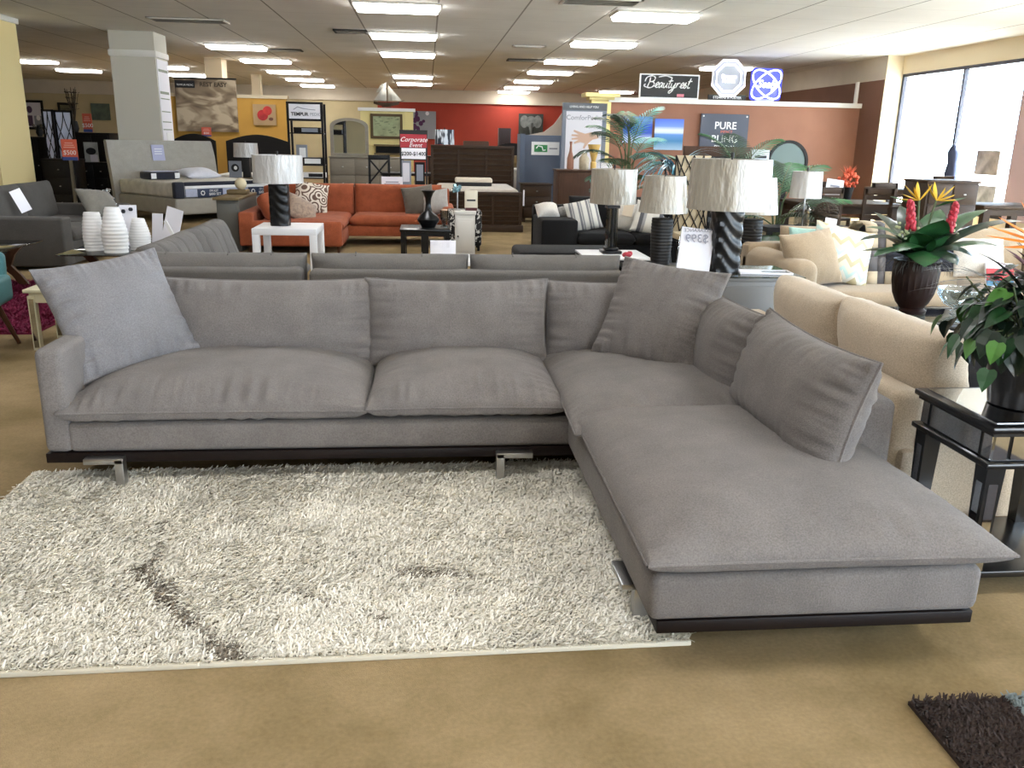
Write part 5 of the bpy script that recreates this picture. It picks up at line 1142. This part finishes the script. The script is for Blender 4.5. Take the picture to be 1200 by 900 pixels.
archbed('platform_bed','black bed with tan pillow glimpsed behind the slatted headboard',572,167,625,230,20.2,mdark,1.6,.95)
pillow('tan bolster pillow on the black bed by the blue booth',.6,.3,.14,fabric('olive_tan','#6b5836',.1),(PY(607,190,19.6).x,19.6,1.08),(R(50),0,0),141)
x0,x1,z0,z1=R4(585,150,598,168,20.6); t=thing('tall_box','narrow dark wood tower in front of the red wall','cabinet',((x0+x1)/2,20.7,0)); G().bx(-.14,.14,-.14,.14,0,z1,bev=.006).build('body',mat('oxblood_wood','#2a1416',.4),t); G().bx(-.11,.11,-.15,-.14,1.3,z1-.04).build('door',mat('oxblood_wood',''),t)
x0,x1,z0,z1=R4(545,165,568,180,19.0); t=thing('headboard','brown wood headboard peeking above the slatted headboard','headboard',((x0+x1)/2,19.0,0)); G().bx(-.25,.3,0,.06,.4,z1,bev=.02).build('panel',mbrw,t); G().bx(-.25,-.19,0,.06,0,.4).bx(.24,.3,0,.06,0,.4).build('post',mbrw,t)
p=PY(521,170,18.6); cabinet('chest','dark chest behind the slatted headboard under the streaked lamp',p.x-.35,p.x+.3,18.4,.45,p.z-.22,mespr,drawers=4)
L=thing('table_lamp','lamp with black and white streaked drum shade in front of the red wall','lamp',(p.x,18.6,p.z-.22)); G().lathe([(.08,0),(.09,.03),(.03,.08),(.05,.14),(.02,.20),(.02,.24),(0,.24)],seg=16,cap=False).build('lamp_base',mblkm,L)
mzeb=mat('streaked_cloth','#c6ccd6',.6); 
def streak(m):
    nt=m.node_tree;N=nt.nodes;Lk=nt.links;p=N['Principled BSDF'];tc=N.new('ShaderNodeTexCoord');mp=N.new('ShaderNodeMapping');mp.inputs['Scale'].default_value=(16,16,3);n=N.new('ShaderNodeTexNoise');n.inputs['Scale'].default_value=1;Lk.new(tc.outputs['Object'],mp.inputs['Vector']);Lk.new(mp.outputs['Vector'],n.inputs['Vector']);r=N.new('ShaderNodeValToRGB');e=r.color_ramp.elements;e[0].position=.44;e[0].color=lin('#1b2233');e[1].position=.52;e[1].color=lin('#d6dde6');Lk.new(n.outputs['Fac'],r.inputs['Fac']);Lk.new(r.outputs['Color'],p.inputs['Base Color'])
streak(mzeb); shade(L,.23,.205,.195,.30,mzeb)
# --- brown cabinet with three vases
D=cabinet('chest','brown wood cabinet with panelled door carrying three vases','x',0,0,0,0,mbrw) if False else None
x0,x1,z0,z1=R4(650,198,695,262,15); t=cabinet('chest','brown panelled cabinet carrying three vases beside the grey banner',x0+.02,x1+.05,14.7,.55,z1,mbrw,doors=1,legs=.05)
def lvase(label,px,Y,z,prof,m): 
    o=tag(G().lathe(prof,seg=24,cap=False).build('vase',m),label,'vase'); o.location=(PY(px,200,Y).x,Y,z); return o
lvase('terracotta pink bottle vase on the brown panelled cabinet',668,15.0,z1,[(.055,0),(.06,.02),(.058,.18),(.025,.30),(.018,.40),(.026,.46),(.02,.46),(.012,.3),(0,.2)],mat('clay_pink','#9c6d58',.6))
lvase('beige banded jar on the brown panelled cabinet',684,14.9,z1,[(.075,0),(.085,.03),(.085,.19),(.05,.24),(.05,.28),(.04,.28),(.06,.18),(0,.1)],mat('jar_beige','#b3a78f',.5,var=.15,vs=20))
lvase('mustard yellow flared vase on the brown panelled cabinet',695,14.95,z1,[(.05,0),(.05,.12),(.035,.14),(.05,.2),(.11,.42),(.10,.42),(.03,.2),(0,.15)],mat('vase_mustard','#d8b267',.5))
# --- blue-grey booth and banner
mbooth=mat('booth_slate','#566072',.6)
x0,x1,z0,z1=R4(613,158,661,240,18); t=thing('display_booth','slate blue display booth wall with a small green logo sign','display',((x0+x1)/2,18,0)); w=x1-x0
G().bx(-w/2,w/2,0,.5,0,z1,bev=.01).bx(-w/2-.06,-w/2+.04,-.05,.55,0,z1+.02).build('panel',mbooth,t)
sw=G(); sw.prism([(-w/2+.12,z1),(w/2+.05,z1),(w/2+.05,z1+.62),(w/2-.05,z1+.5),(w/2-.25,z1+.22),(0,z1+.07)],.1,.16); sw.build('swept_panel',mat('booth_cream','#b9aa9b',.7),t)
sx0,sx1,sz0,sz1=R4(623,166,655,182,17.98); sg=G().bx(sx0-(x0+x1)/2,sx1-(x0+x1)/2,-.03,-.002,sz0,sz1).build('logo_sign',mwt,t); cx=(sx0+sx1)/2-(x0+x1)/2
G().bx(cx-.23,cx+.04,-.036,-.03,sz0+.06,sz1-.06).build('logo_square',mat('logo_green','#2f8a4a',.5),sg)
g=G(); g.tube([(cx-.19,-.04,(sz0+sz1)/2),(cx-.15,-.04,(sz0+sz1)/2+.05),(cx-.07,-.04,(sz0+sz1)/2+.03),(cx-.05,-.04,(sz0+sz1)/2-.04),(cx,-.04,(sz0+sz1)/2-.03)],.012,6); g.build('logo_curve',mwt,sg); G().bx(cx+.08,cx+.25,-.034,-.03,(sz0+sz1)/2-.012,(sz0+sz1)/2+.012).build('print',mgrayink,sg)
x0,x1,z0,z1=R4(660,120,708,200,17.4); w=x1-x0;h=z1-z0; cx=(x0+x1)/2
t=thing('banner_stand','tall banner stand with an open hand on white and grey frame','sign',(cx,17.4,0)); mbf=mat('banner_frame','#7f8694',.5)
G().bx(-w/2,w/2,0,.10,0,z1).build('frame',mbf,t); G().bx(-w/2+.07,w/2-.09,-.012,0,.3,z1-.16).build('poster',mpap,t); G().bx(-w/2,w/2,-.01,0,z1-.14,z1).build('header',mat('banner_header','#565a60',.5),t)
text('lettering','LIVING AND HELP YOU',.055,mwt,t,(-.02,-.012,z1-.075),bold=.001); text('lettering','ComforPedic',.13,mgrayink,t,(-.02,-.014,z1-.28))
mskin=mat('print_skin','#d6b39c',.6); zc=z1-.68
ph=[(.34,.14),(.16,.13),(.02,.10),(-.10,.13),(-.24,.17),(-.255,.14),(-.13,.085),(-.29,.085),(-.30,.055),(-.14,.035),(-.29,.01),(-.29,-.02),(-.13,-.015),(-.24,-.07),(-.225,-.095),(-.09,-.06),(.02,-.08),(-.02,-.17),(.015,-.185),(.10,-.08),(.20,-.01),(.34,.02)]
g=G(); g.prism([(a*.85+.0,b+zc) for a,b in ph],-.02,-.012); g.build('hand_print',mskin,t)
G().bx(-.22,.05,-.014,-.012,z1-1.35,z1-1.30).bx(-.22,.15,-.014,-.012,z1-1.45,z1-1.42).build('print',mat('print_rose','#b8808c',.6),t)
t=thing('price_sign','small white card at the foot of the banner stand by the brown cabinet','sign',(PY(702,200,15.1).x+.12,15.05,PY(650,198,15).z)); G().box((0,0,.06),(.2,.006,.12),rx=-.15).build('card',mpap,t)
# --- on and above the brown partition
YP=19.57
mbh=mat('slate_panel','#4a4f5d',.6)
t,w,h=picture('slate grey panel with big white capital letters on the brown partition',822,133,874,176,YP-.02,mbh,None,name='wall_sign',cat='sign',th=.05); h0=h
text('lettering','PURE',.22,mwt,t,(.02,-.028,.13),bold=.004); text('lettering','IMPACT',.08,mredc,t,(.05,-.028,-.0)); text('lettering','BLING',.22,mwt,t,(.02,-.028,-.16),bold=.004); text('lettering','PILLOW',.13,mwt,t,(.02,-.028,-.34))
g=G()
for sx in (-1,1): g.cyl((sx*(w/2-.05),-.03,h/2-.05),(sx*(w/2-.05),-.02,h/2-.05),.02,seg=8)
g.build('standoff',mwt,t)
msea=mat('sea_print','#3f6fd0',.6)
def sea(name,stops,per):
    m=mat(name,'#3f6fd0',.6); nt=m.node_tree;N=nt.nodes;Lk=nt.links;p=N['Principled BSDF'];tc=N.new('ShaderNodeTexCoord');s=N.new('ShaderNodeSeparateXYZ');Lk.new(tc.outputs['Object'],s.inputs[0]);mr=N.new('ShaderNodeMapRange');mr.inputs['From Min'].default_value=-.35;mr.inputs['From Max'].default_value=.35;Lk.new(s.outputs['Z'],mr.inputs['Value']);r=N.new('ShaderNodeValToRGB');e=r.color_ramp.elements;e[0].color=lin(stops[0][1]);e[1].position=stops[1][0];e[1].color=lin(stops[1][1])
    for q,c in stops[2:]: z=e.new(q);z.color=lin(c)
    Lk.new(mr.outputs['Result'],r.inputs['Fac']);Lk.new(r.outputs['Color'],p.inputs['Base Color']);return m
picture('blue ocean and cloud canvas behind the teal palm, taller one',731,136,763,168,YP,sea('sea_clouds',[(0,'#b9c6e0'),(.25,'#a9b8df'),(.4,'#3558b8'),(.62,'#2e55c4'),(.8,'#6d92dd'),(1,'#3a5fc2')],1))
picture('blue sea horizon canvas with a pale band right of the teal palm',768,139,799,176,YP,sea('sea_horizon',[(0,'#a9c4d8'),(.3,'#3f7fb0'),(.5,'#5d8fd0'),(.56,'#d4def0'),(.64,'#dfe6f2'),(.75,'#6f90dc'),(1,'#3f62cc')],1))
def boxsign(name,label,a,b,c,d,m,fm):
    x0,x1,z0,z1=R4(a,b,c,d,19.66); z0=2.5; w=x1-x0;h=z1-z0; t=thing(name,label,'sign',((x0+x1)/2,19.66,2.502)); G().box((0,0,h/2),(w,.05,h),bev=.006).build('frame',fm,t); G().box((0,-.027,h/2),(w-.06,.006,h-.06)).build('face',m,t); return t,w,h
t,w,h=boxsign('brand_sign','black sign with white script lettering standing on the partition cap',750,86,818,114,mink2,mwt)
def script(par,strokes,ox,oz,s,r,m,y=-.036,name='lettering'):
    g=G()
    for st in strokes:
        P=[Vector((ox+(a+b*.28)*s,y,oz+b*s)) for a,b in st]; Q=[]
        for i in range(len(P)-1):
            p0=P[max(i-1,0)];p1=P[i];p2=P[i+1];p3=P[min(i+2,len(P)-1)]
            for k in range(4):
                f=k/4; Q.append(.5*((2*p1)+(p2-p0)*f+(2*p0-5*p1+4*p2-p3)*f*f+(3*p1-p0-3*p2+p3)*f**3))
        Q.append(P[-1]); g.tube(Q,[r*(.7+.5*abs(math.sin(i*.7))) for i in range(len(Q))],6)
    return g.build(name,m,par)
def e_(x): return [(x-.1,.1),(x+.15,.25),(x+.28,.42),(x+.15,.5),(x,.3),(x+.08,.03),(x+.3,.05)]
def a_s(x): return [(x+.3,.42),(x+.1,.46),(x,.2),(x+.1,0),(x+.3,.3),(x+.33,.45),(x+.3,.1),(x+.42,.02)]
def u_(x): return [(x,.45),(x-.02,.15),(x+.1,0),(x+.28,.25),(x+.32,.45),(x+.3,.1),(x+.42,.02)]
def t_(x): return [(x+.1,.95),(x,.2),(x+.08,0),(x+.22,.08)]
STK=[[(.1,.95),(.12,.5),(.05,0)],[(-.35,.55),(-.25,.95),(.25,1.1),(.6,.9),(.5,.6),(.15,.55),(.55,.5),(.68,.2),(.4,-.02),(-.05,.02),(-.35,.18),(-.2,.3)],e_(.85),a_s(1.2),u_(1.68),t_(2.2),[(2.05,.62),(2.5,.68)],[(2.45,.45),(2.45,.15),(2.6,0),(2.78,.3),(2.82,.45),(2.72,-.2),(2.5,-.5),(2.35,-.35),(2.9,.05)],[(2.97,.02),(3.02,.48),(3.0,.22),(3.12,.45),(3.28,.46)],e_(3.42),[(3.70,.02),(3.90,.54),(3.85,.38),(4.0,.16),(3.86,0),(3.72,.07)],t_(4.15),[(4.05,.62),(4.45,.68)],[(.9,1.0),(1.6,1.12),(2.3,.95)]]
script(t,STK,-.52,.23,.222,.0125,mwt)
text('lettering','',.05,mwt,t,(0,0,0)) if False else G().box((.26,-.032,.075),(.16,.006,.06)).build('pink_label',mat('label_pink','#d77c8c',.5),t)
# octagon sign, lit white
mlit=mat('lit_white','#f2f4ff',.5,emit=1.6); mlitb=mat('lit_blue','#4a50d0',.5,emit=.6); mlitw=mat('lit_blue_white','#cdd6ff',.5,emit=2.2)
x0,x1,z0,z1=R4(835,76,872,107,19.66); w=x1-x0; cz=(z1-2.5)*.56; r=w*.5
t=thing('octagon_sign','octagonal lit crest sign with name board standing on the partition cap','sign',((x0+x1)/2,19.66,2.502))
def octa(r,k=.30): return [(r*a,r*b) for a,b in ((-1,.42),(-.42,1),(.42,1),(1,.42),(1,-.42),(.42,-1),(-.42,-1),(-1,-.42))]
G().prism([(a,b*1.0+.47) for a,b in octa(r*.94)],-.015,.03).build('plate',mat('plate_grey','#aeb2bd',.5),t)
g=G()
for rr in (r*.96,r*.72): P=octa(rr); g.tube([(a,-.03,b+.47) for a,b in P+P[:2]],.022,8)
g.build('lit_tube',mlit,t); text('lettering','Stearns',.115,mlit,t,(0,-.03,.50),bold=.006); text('lettering','FOSTER',.085,mlit,t,(0,-.03,.40),bold=.003)
G().bx(-w*.56,w*.56,-.02,.02,.0,.115).build('name_board',mink2,t); text('lettering','STEARNS & FOSTER',.075,mwt,t,(0,-.024,.057),bold=.001)
x0,x1,z0,z1=R4(881,86,914,117,19.66); w=x1-x0; cz=.36
t=thing('neon_sign','blue neon sign with crossing loops and script name on the partition cap','sign',((x0+x1)/2,19.66,2.502)); r=w*.5
G().box((0,.02,cz),(w*.98,.03,w*.95),bev=.06).build('backplate',mlitb,t)
g=G()
for sg in (1,-1):
    P=[]
    for i in range(41):
        a=2*PI*i/40; x=r*1.12*math.cos(a); z=r*.58*math.sin(a); q=sg*.72; P.append((x*math.cos(q)-z*math.sin(q),-.02,cz+x*math.sin(q)+z*math.cos(q)))
    g.tube(P,.02,6,False)
g.build('neon_loop',mlitw,t); text('lettering','Sealy',.22,mlitw,t,(0,-.03,cz),shear=.35,bold=.008)
G().box((0,.02,.02),(w*.6,.06,.04)).build('foot',mwt,t)
# --- palms
mpalm=mat('palm_green','#3c6a44',.4,var=.35,vs=7); mpalmt=mat('palm_teal','#4f9a90',.35,var=.3,vs=6); mpalmb=mat('palm_blue','#5b9db5',.3,var=.3,vs=6,coat=.3); mpalmd=mat('palm_dark','#26402c',.4,var=.3,vs=7)
def palm(label,px,Y,fr,potz=0,name='potted_palm'):
    x=PY(px,200,Y).x; t=thing(name,label,'plant',(x,Y,0)); G().lathe([(.15,0),(.17,.02),(.2,.34),(.21,.36),(.19,.36),(.18,.3),(0,.28)],seg=24,cap=False).build('pot',mblkm,t)
    st=G().use(mstem); g=G()
    for (bx,bz,az,L,el,dr,ll,m) in fr:
        st.tube([(0,0,.28),(bx*.4,0,.28+(bz-.28)*.6),(bx,0,bz)],[.016,.013,.010],6); frond(g,(bx,0,bz),az,L,el,dr,16,ll,.013,.9,mstem,m,.05)
    st.build('stem',mstem,t); g.build('foliage',mpalm,t,smooth=60); return t
E_,W_=0,PI
palm('tall teal-tinted palm standing before the brown partition and ocean canvases',735,13.2,[(0,1.3,W_-.3,.85,1.2,1.5,.36,mpalm),(.05,1.45,E_+.3,.80,1.4,1.2,.36,mpalmt),(-.1,1.2,W_,.8,.8,1.7,.34,mpalmd),(.1,1.15,E_,.75,.8,1.6,.34,mpalm),(0,1.4,1.57,.7,1.4,.9,.32,mpalm),(.02,1.6,W_+.3,.6,1.3,1.7,.30,mpalmd),(-.05,1.5,2.6,.7,1.25,1.6,.30,mpalmd),(-.1,.95,W_+.4,.6,.6,1.4,.3,mpalmt),(.1,.95,E_-.4,.65,.6,1.4,.3,mpalm),(0,.9,-1.57,.6,.8,1.6,.3,mpalm),(.1,.8,.4,.6,.6,1.4,.3,mpalmd),(-.05,.8,3.5,.55,.6,1.4,.3,mpalmt),(.1,1.0,.2,.7,1.0,1.8,.3,mpalmt),(-.1,1.35,2.2,.7,1.2,1.9,.34,mpalmd),(.1,1.3,.7,.75,1.1,1.9,.34,mpalmt),(-.05,1.1,4.0,.65,.9,1.9,.3,mpalm),(.05,1.2,5.2,.65,.9,1.9,.3,mpalmt),(0,1.65,2.0,.55,1.4,2.2,.28,mpalmd),(.15,.9,0,.6,.8,1.8,.3,mpalm)])
# metallic-looking blue fan palm
x=PY(793,200,12.1).x; t=thing('blue_grass','drooping blue-green foil grass with dark vase behind the ribbed lamp','plant',(x,12.1,0)); g=G().use(mpalmb)
for k in range(70):
    a=rng.choice((rng.uniform(2.2,4.1),rng.uniform(-.6,.9),rng.uniform(0,6.28))); leaf(g,(0,0,1.05),a,rng.uniform(.6,.95),.016,rng.uniform(.9,1.45),rng.uniform(1.8,2.9),9,.1)
g.build('foliage',mpalmb,t,smooth=60); g=G().use(mdark)
for k in range(9): a=k*.7; g.tube([(0,0,.6),(.05*math.cos(a),.05*math.sin(a),.9),(.25*math.cos(a),.1*math.sin(a),1.35)],.008,5)
g.build('stem',mdark,t); G().lathe([(.12,0),(.14,.3),(.10,.6),(.08,.66),(.06,.66),(.08,.5),(0,.3)],seg=20,cap=False).build('vase',mblkm,t)
palm('green palm with upright fronds before the slate grey lettered panel',862,12.3,[(0,1.2,W_-.2,.75,1.15,1.1,.34,mpalm),(.1,1.2,E_+.2,.72,1.05,1.0,.36,mpalm),(0,1.2,1.57,.6,1.3,.8,.3,mpalmd),(.05,1.0,W_,.6,.7,1.2,.3,mpalmd),(.05,1.0,E_,.6,.8,1.2,.3,mpalmd)])
palm('big bushy palm with arching fronds behind the tan sofa arm',916,9.3,[(0,.85,W_-.4,.62,1.0,1.5,.33,mpalm),(.05,.95,E_+.3,.65,1.1,1.1,.33,mpalm),(.1,.8,E_-.1,.7,.6,.9,.33,mpalm),(0,.9,1.57,.6,1.3,.9,.3,mpalmd),(-.05,.7,W_,.55,.6,1.3,.3,mpalmd),(.05,.65,E_-.6,.65,.4,1.0,.34,mpalmd),(0,.7,-1.2,.6,.7,1.3,.3,mpalmd),(0,.6,-1.9,.6,.3,.9,.3,mpalmd),(.05,.75,-.3,.65,.9,1.4,.32,mpalmd),(-.05,.8,2.6,.55,1.1,1.2,.3,mpalm),(0,.95,.9,.6,1.2,1.1,.3,mpalm)])
palm('lower palm spreading beside the ribbed lamp pair and console',905,8.45,[(0,.35,W_-.2,.45,.5,.9,.22,mpalmd),(0,.4,E_-.3,.45,.6,.9,.22,mpalm),(0,.4,-1.5,.45,.6,1.0,.22,mpalm),(0,.4,-.6,.4,.5,.9,.22,mpalm),(0,.4,1.0,.4,1.0,.9,.2,mpalmd)],name='potted_fern')
# headboard beam, lattice chair and dry leaves behind the lamps
x0,x1,z0,z1=R4(802,171,882,184,14); t=thing('headboard','dark brown beam-topped headboard behind the big twist lamp','headboard',((x0+x1)/2,14,0)); w=x1-x0; G().bx(-w/2,w/2,0,.07,z0,z1,bev=.006).build('beam',mbrw,t); G().bx(-w/2,w/2,.01,.05,.3,z0).build('panel',mdark,t)
for s in (-1,1): G().bx(s*w/2-.04,s*w/2+.04,0,.07,0,.3).build('leg',mdark,t)
x0,x1,z0,z1=R4(794,182,812,215,10.5); t=thing('lattice_chair','cream chair with black lattice back behind the ribbed lamp','chair',((x0+x1)/2+.1,10.5,0)); w=.45
G().bx(-w/2,w/2,0,.03,.5,z1,bev=.01).build('backrest',mat('lattice_cream','#b9a98c',.7),t); g=G()
for k in range(-3,4):
    for s in (1,-1): g.tube([(max(-w/2,min(w/2,k*.12-s*.0)),-.008,.5+max(0,-0)),(max(-w/2,min(w/2,k*.12+s*.25)),-.012,.5+(z1-.5)*.5),(max(-w/2,min(w/2,k*.12)),-.008,z1)],.008,5)
g.build('lattice',mdark,t); G().bx(-w/2,w/2,-.45,.02,.42,.5,bev=.02).build('seat',mat('lattice_cream',''),t)
for s in (-1,1):
    for y in (-.4,0): G().bx(s*w/2-.04,s*w/2,y-.02,y+.02,0,.42).build('leg',mdark,t)
t=thing('dried_arrangement','dark broad-leaved dried arrangement behind the tapered lamp shade','plant',(PY(785,200,8.6).x,8.6,0)); g=G().use(mink2)
for k in range(9): a=k*.75; leaf(g,(0,0,.82),a,.3,.05,1.0,1.2,6,.2)
g.build('leaves',mink2,t); G().cyl((0,0,.6),(0,0,.85),.01).build('stem',mdark,t); G().lathe([(.08,0),(.09,.3),(.05,.6),(.06,.64),(.04,.6),(0,.4)],seg=16,cap=False).build('vase',mblkm,t)
x0,x1,z0,z1=R4(882,175,901,184,12.8); t=thing('price_sign','pale blue and white price card on a stand left of the big palm','sign',((x0+x1)/2,12.8,0)); w=x1-x0; G().bx(-w/2,w/2,-.01,.01,z0-.25,z1).build('card',mat('card_bluewhite','#d5dde6',.6),t); G().bx(-w/2+.04,w/2-.04,-.014,-.01,z0-.02,z0+.02).build('print',mink,t); G().cyl((0,0,0),(0,0,z0-.24),.012).cyl((0,0,0),(0,0,.02),.12).build('stand',mblkm,t)
p=PY(922,190,14.5); t=thing('round_mirror','large round dark-rimmed mirror behind the big palm','mirror',(p.x,14.5,p.z)); g=G(); g.rings([[(rr*math.cos(2*PI*i/40),y,rr*math.sin(2*PI*i/40)) for i in range(40)] for rr,y in ((.36,0),(.36,-.04),(.31,-.04),(.31,0))],True,False); g.build('rim',mdark,t); disc(G(),0,0,.32,.32,-.01,.01).build('glass',mat('mirror_green','#4f5c57',.35,.3),t); G().bx(-.04,.04,.0,.06,-p.z,-.3).bx(-.3,.3,-.15,.2,-p.z,-p.z+.03).build('stand',mdark,t)
# --- sideboard behind the tan sofa with a glass lamp, dining sets, window goods
x0=PY(905,262,8.9).x; T=thing('console_table','black console table behind the tan sofa carrying the glass jar lamp','table',(PY(945,262,8.9).x,8.9,0)); G().box((0,0,.70),(1.0,.36,.05)).build('tabletop',mdark,T)
for sx in (-1,1):
    for sy in (-1,1): G().box((sx*.46,sy*.15,.34),(.05,.05,.68)).build('leg',mdark,T)
L=thing('table_lamp','clear glass jar lamp with plain white shade beside the big palm','lamp',(PY(940,262,8.85).x,8.85,.725)); G().lathe([(.07,0),(.085,.01),(.085,.18),(.05,.22),(.03,.24),(0,.24)],seg=20,cap=False).build('glass_jar',glass('jar_glass','#dfe3e6',refl=.35),L); G().cyl((0,0,.0),(0,0,.30),.008).build('stem',mchr,L); shade(L,.30,.165,.15,.27,mshin)
t=thing('wicker_basket','dark twiggy wicker ball beside the glass jar lamp','basket',(PY(962,255,8.85).x+.05,8.85,.725)); g=G(); rg=random.Random(2)
for k in range(16): 
    a=rg.uniform(0,PI); b=rg.uniform(0,PI); ax=Vector((math.cos(a)*math.sin(b),math.sin(a)*math.sin(b),math.cos(b))); u=ax.orthogonal().normalized(); v=ax.cross(u); g.tube([Vector((0,0,.13))+(u*math.cos(q)+v*math.sin(q))*.13 for q in [2*PI*i/20 for i in range(21)]],.006,5,False)
g.build('weave',mbr,t)
t=thing('price_tag','white price tag standing on the tan sofa back','tag',(PY(976,264,7.25).x,7.3,.80)); G().box((0,0,.07),(.11,.004,.15),rx=-.15,ry=.15).build('card',mpap,t); G().box((0,-.004,.08),(.07,.003,.02),rx=-.15,ry=.15).box((0,-.006,.05),(.07,.003,.01),rx=-.15,ry=.15).build('print',mgrayink,t)
def dtable(label,x0,x1,y0,y1,z=.78,m=None):
    m=m or mespr; t=thing('dining_table',label,'table',((x0+x1)/2,(y0+y1)/2,0)); w=x1-x0;d=y1-y0
    G().box((0,0,z-.025),(w,d,.05),bev=.008).build('tabletop',m,t); G().box((0,0,z-.10),(w-.16,d-.16,.10)).build('apron',m,t)
    for sx in (-1,1):
        for sy in (-1,1): G().box((sx*(w/2-.09),sy*(d/2-.09),(z-.05)/2),(.10,.10,z-.05)).build('leg',m,t)
    return t
pa=PZ(945,238,.78); pb=PZ(1062,240,.78)
dtable('espresso dining table with tent card and orange flower pot',pa.x,pb.x,pa.y,pa.y+1.0)
for k,(px,dy,rz,lab) in enumerate(((958,-.25,0,'ladder-back chair tucked at the near left of the espresso dining table'),(1010,-.25,0,'ladder-back chair tucked at the near side under the flower pot'),(985,1.25,PI,'ladder-back chair across the espresso table behind the tent card'),(1045,1.25,PI,'ladder-back chair beyond the espresso table near the bright wall end'))):
    q=PZ(px,238,.78); xchair(lab,(q.x*(1+dy*.06),pa.y+dy,0),rz+PI if dy<0 else 0,mespr,slats=True,group='ladder-back dining chairs',top=1.02)
q=PZ(987,236,.78); t=thing('tent_card','white slanted price sheet standing on the espresso dining table','sign',(q.x,q.y+.3,.782),R(-5)); G().box((0,0,.15),(.26,.008,.30),rx=-.2,ry=.12).build('sheet',mpap,t); G().box((0,-.012,.2),(.14,.003,.03),rx=-.2,ry=.12).build('print',mgrayink,t)
q=PZ(1008,236,.78); t=thing('flower_pot','orange and red flowers in a dark pot on the espresso dining table','plant',(q.x,q.y+.45,.782)); G().lathe([(.07,0),(.10,.18),(.09,.18),(0,.15)],seg=18,cap=False).build('pot',mdark,t)
mcor=mat('petal_coral','#c9583a',.6,var=.3,vs=20); g=G(); rg=random.Random(4)
for k in range(55): a=rg.uniform(0,6.28); r=rg.uniform(.02,.15); g.sph((r*math.cos(a),r*math.sin(a)*.6,rg.uniform(.18,.38)),rg.uniform(.018,.034),7,5)
for k in range(22): leaf(g,(0,0,.3),rg.uniform(0,6.28),rg.uniform(.15,.26),.012,rg.uniform(.8,1.5),.3,4,.2)
g.build('blooms',mcor,t,smooth=60)
# second set by the glass
pc=PZ(1040,222,.78); 
dtable('glossy dark dining table beside the window wall',pc.x+.1,pc.x+1.3,pc.y,pc.y+1.1)
xchair('dark ladder-back chair standing between the bright wall end and sideboard',(PZ(1045,236,.6).x+.35,PZ(1045,236,.6).y-1.2,0),R(12),mespr,slats=True,group='ladder-back dining chairs',top=1.1)
x0,x1,z0,z1=R4(1066,211,1130,270,10.6); cabinet('sideboard','tall dark hutch standing before the storefront window','x',0,0,0,0) if False else cabinet('sideboard','tall dark slatted sideboard standing before the storefront window',x0+.25,x1+.1,10.6,.55,z1,mespr,drawers=4,cols=2)
pd=PZ(1170,240,.78); dtable('dark table at the foot of the window beyond the orange bloom',pd.x-.35,pd.x+.7,pd.y-.2,pd.y+.6)
# sheets and things at the window
def winthing(name,label,cat,ya,yb,za,zb,m,x=10.16,th=.012):
    t=thing(name,label,cat,(x,(ya+yb)/2,(za+zb)/2)); G().box((0,0,0),(th,abs(yb-ya),abs(zb-za))).build('sheet',m,t); return t
def PXw(px,py,x=10.16):
    d=ray(px,py); s=x/d.x; return d.y*s,CH+d.z*s
def wsheet(name,label,cat,a,b,c,d,m):
    y0,z1=PXw(a,b); y1,z0=PXw(c,d); return winthing(name,label,cat,y0,y1,z0,z1,m)
wsheet('window_poster','brown and white photo poster taped to the storefront window',"poster",1146,176,1168,206,mat('poster_photo','#b0a59b',.6,var=.4,vs=4))
wsheet('window_poster','black and white portrait poster low on the storefront window','poster',1139,216,1164,241,mat('poster_bw','#b9b9bb',.6,var=.5,vs=4))
y0,z1=PXw(1062,155); y1,z0=PXw(1090,191); t=thing('window_frame_sign','thin outlined empty notice frame on the storefront window','sign',(10.16,(y0+y1)/2,(z0+z1)/2)); H=(z1-z0)/2; W=abs(y0-y1)/2; G().bx(-.01,.01,-W,W,H-.015,H).bx(-.01,.01,-W,W,-H,-H+.015).bx(-.01,.01,W-.015,W,-H,H).build('frame',mpg,t); G().bx(-.003,.003,-W,W,-H,H).build('clear_sheet',glass('film_clear',refl=.1),t)
y0,z1=PXw(1117,186,9.9); t=thing('garment_form','dark blue draped form standing before the storefront window','mannequin',(9.9,y0,0)); G().lathe([(.12,.9),(.14,1.1),(.10,1.3),(.13,1.5),(.08,1.6),(.05,1.62)],seg=18,sx=.8).build('torso',mat('slate_navy','#39415c',.7),t); G().cyl((0,0,.02),(0,0,.9),.015).cyl((0,0,0),(0,0,.02),.15).build('stand',mdark,t)
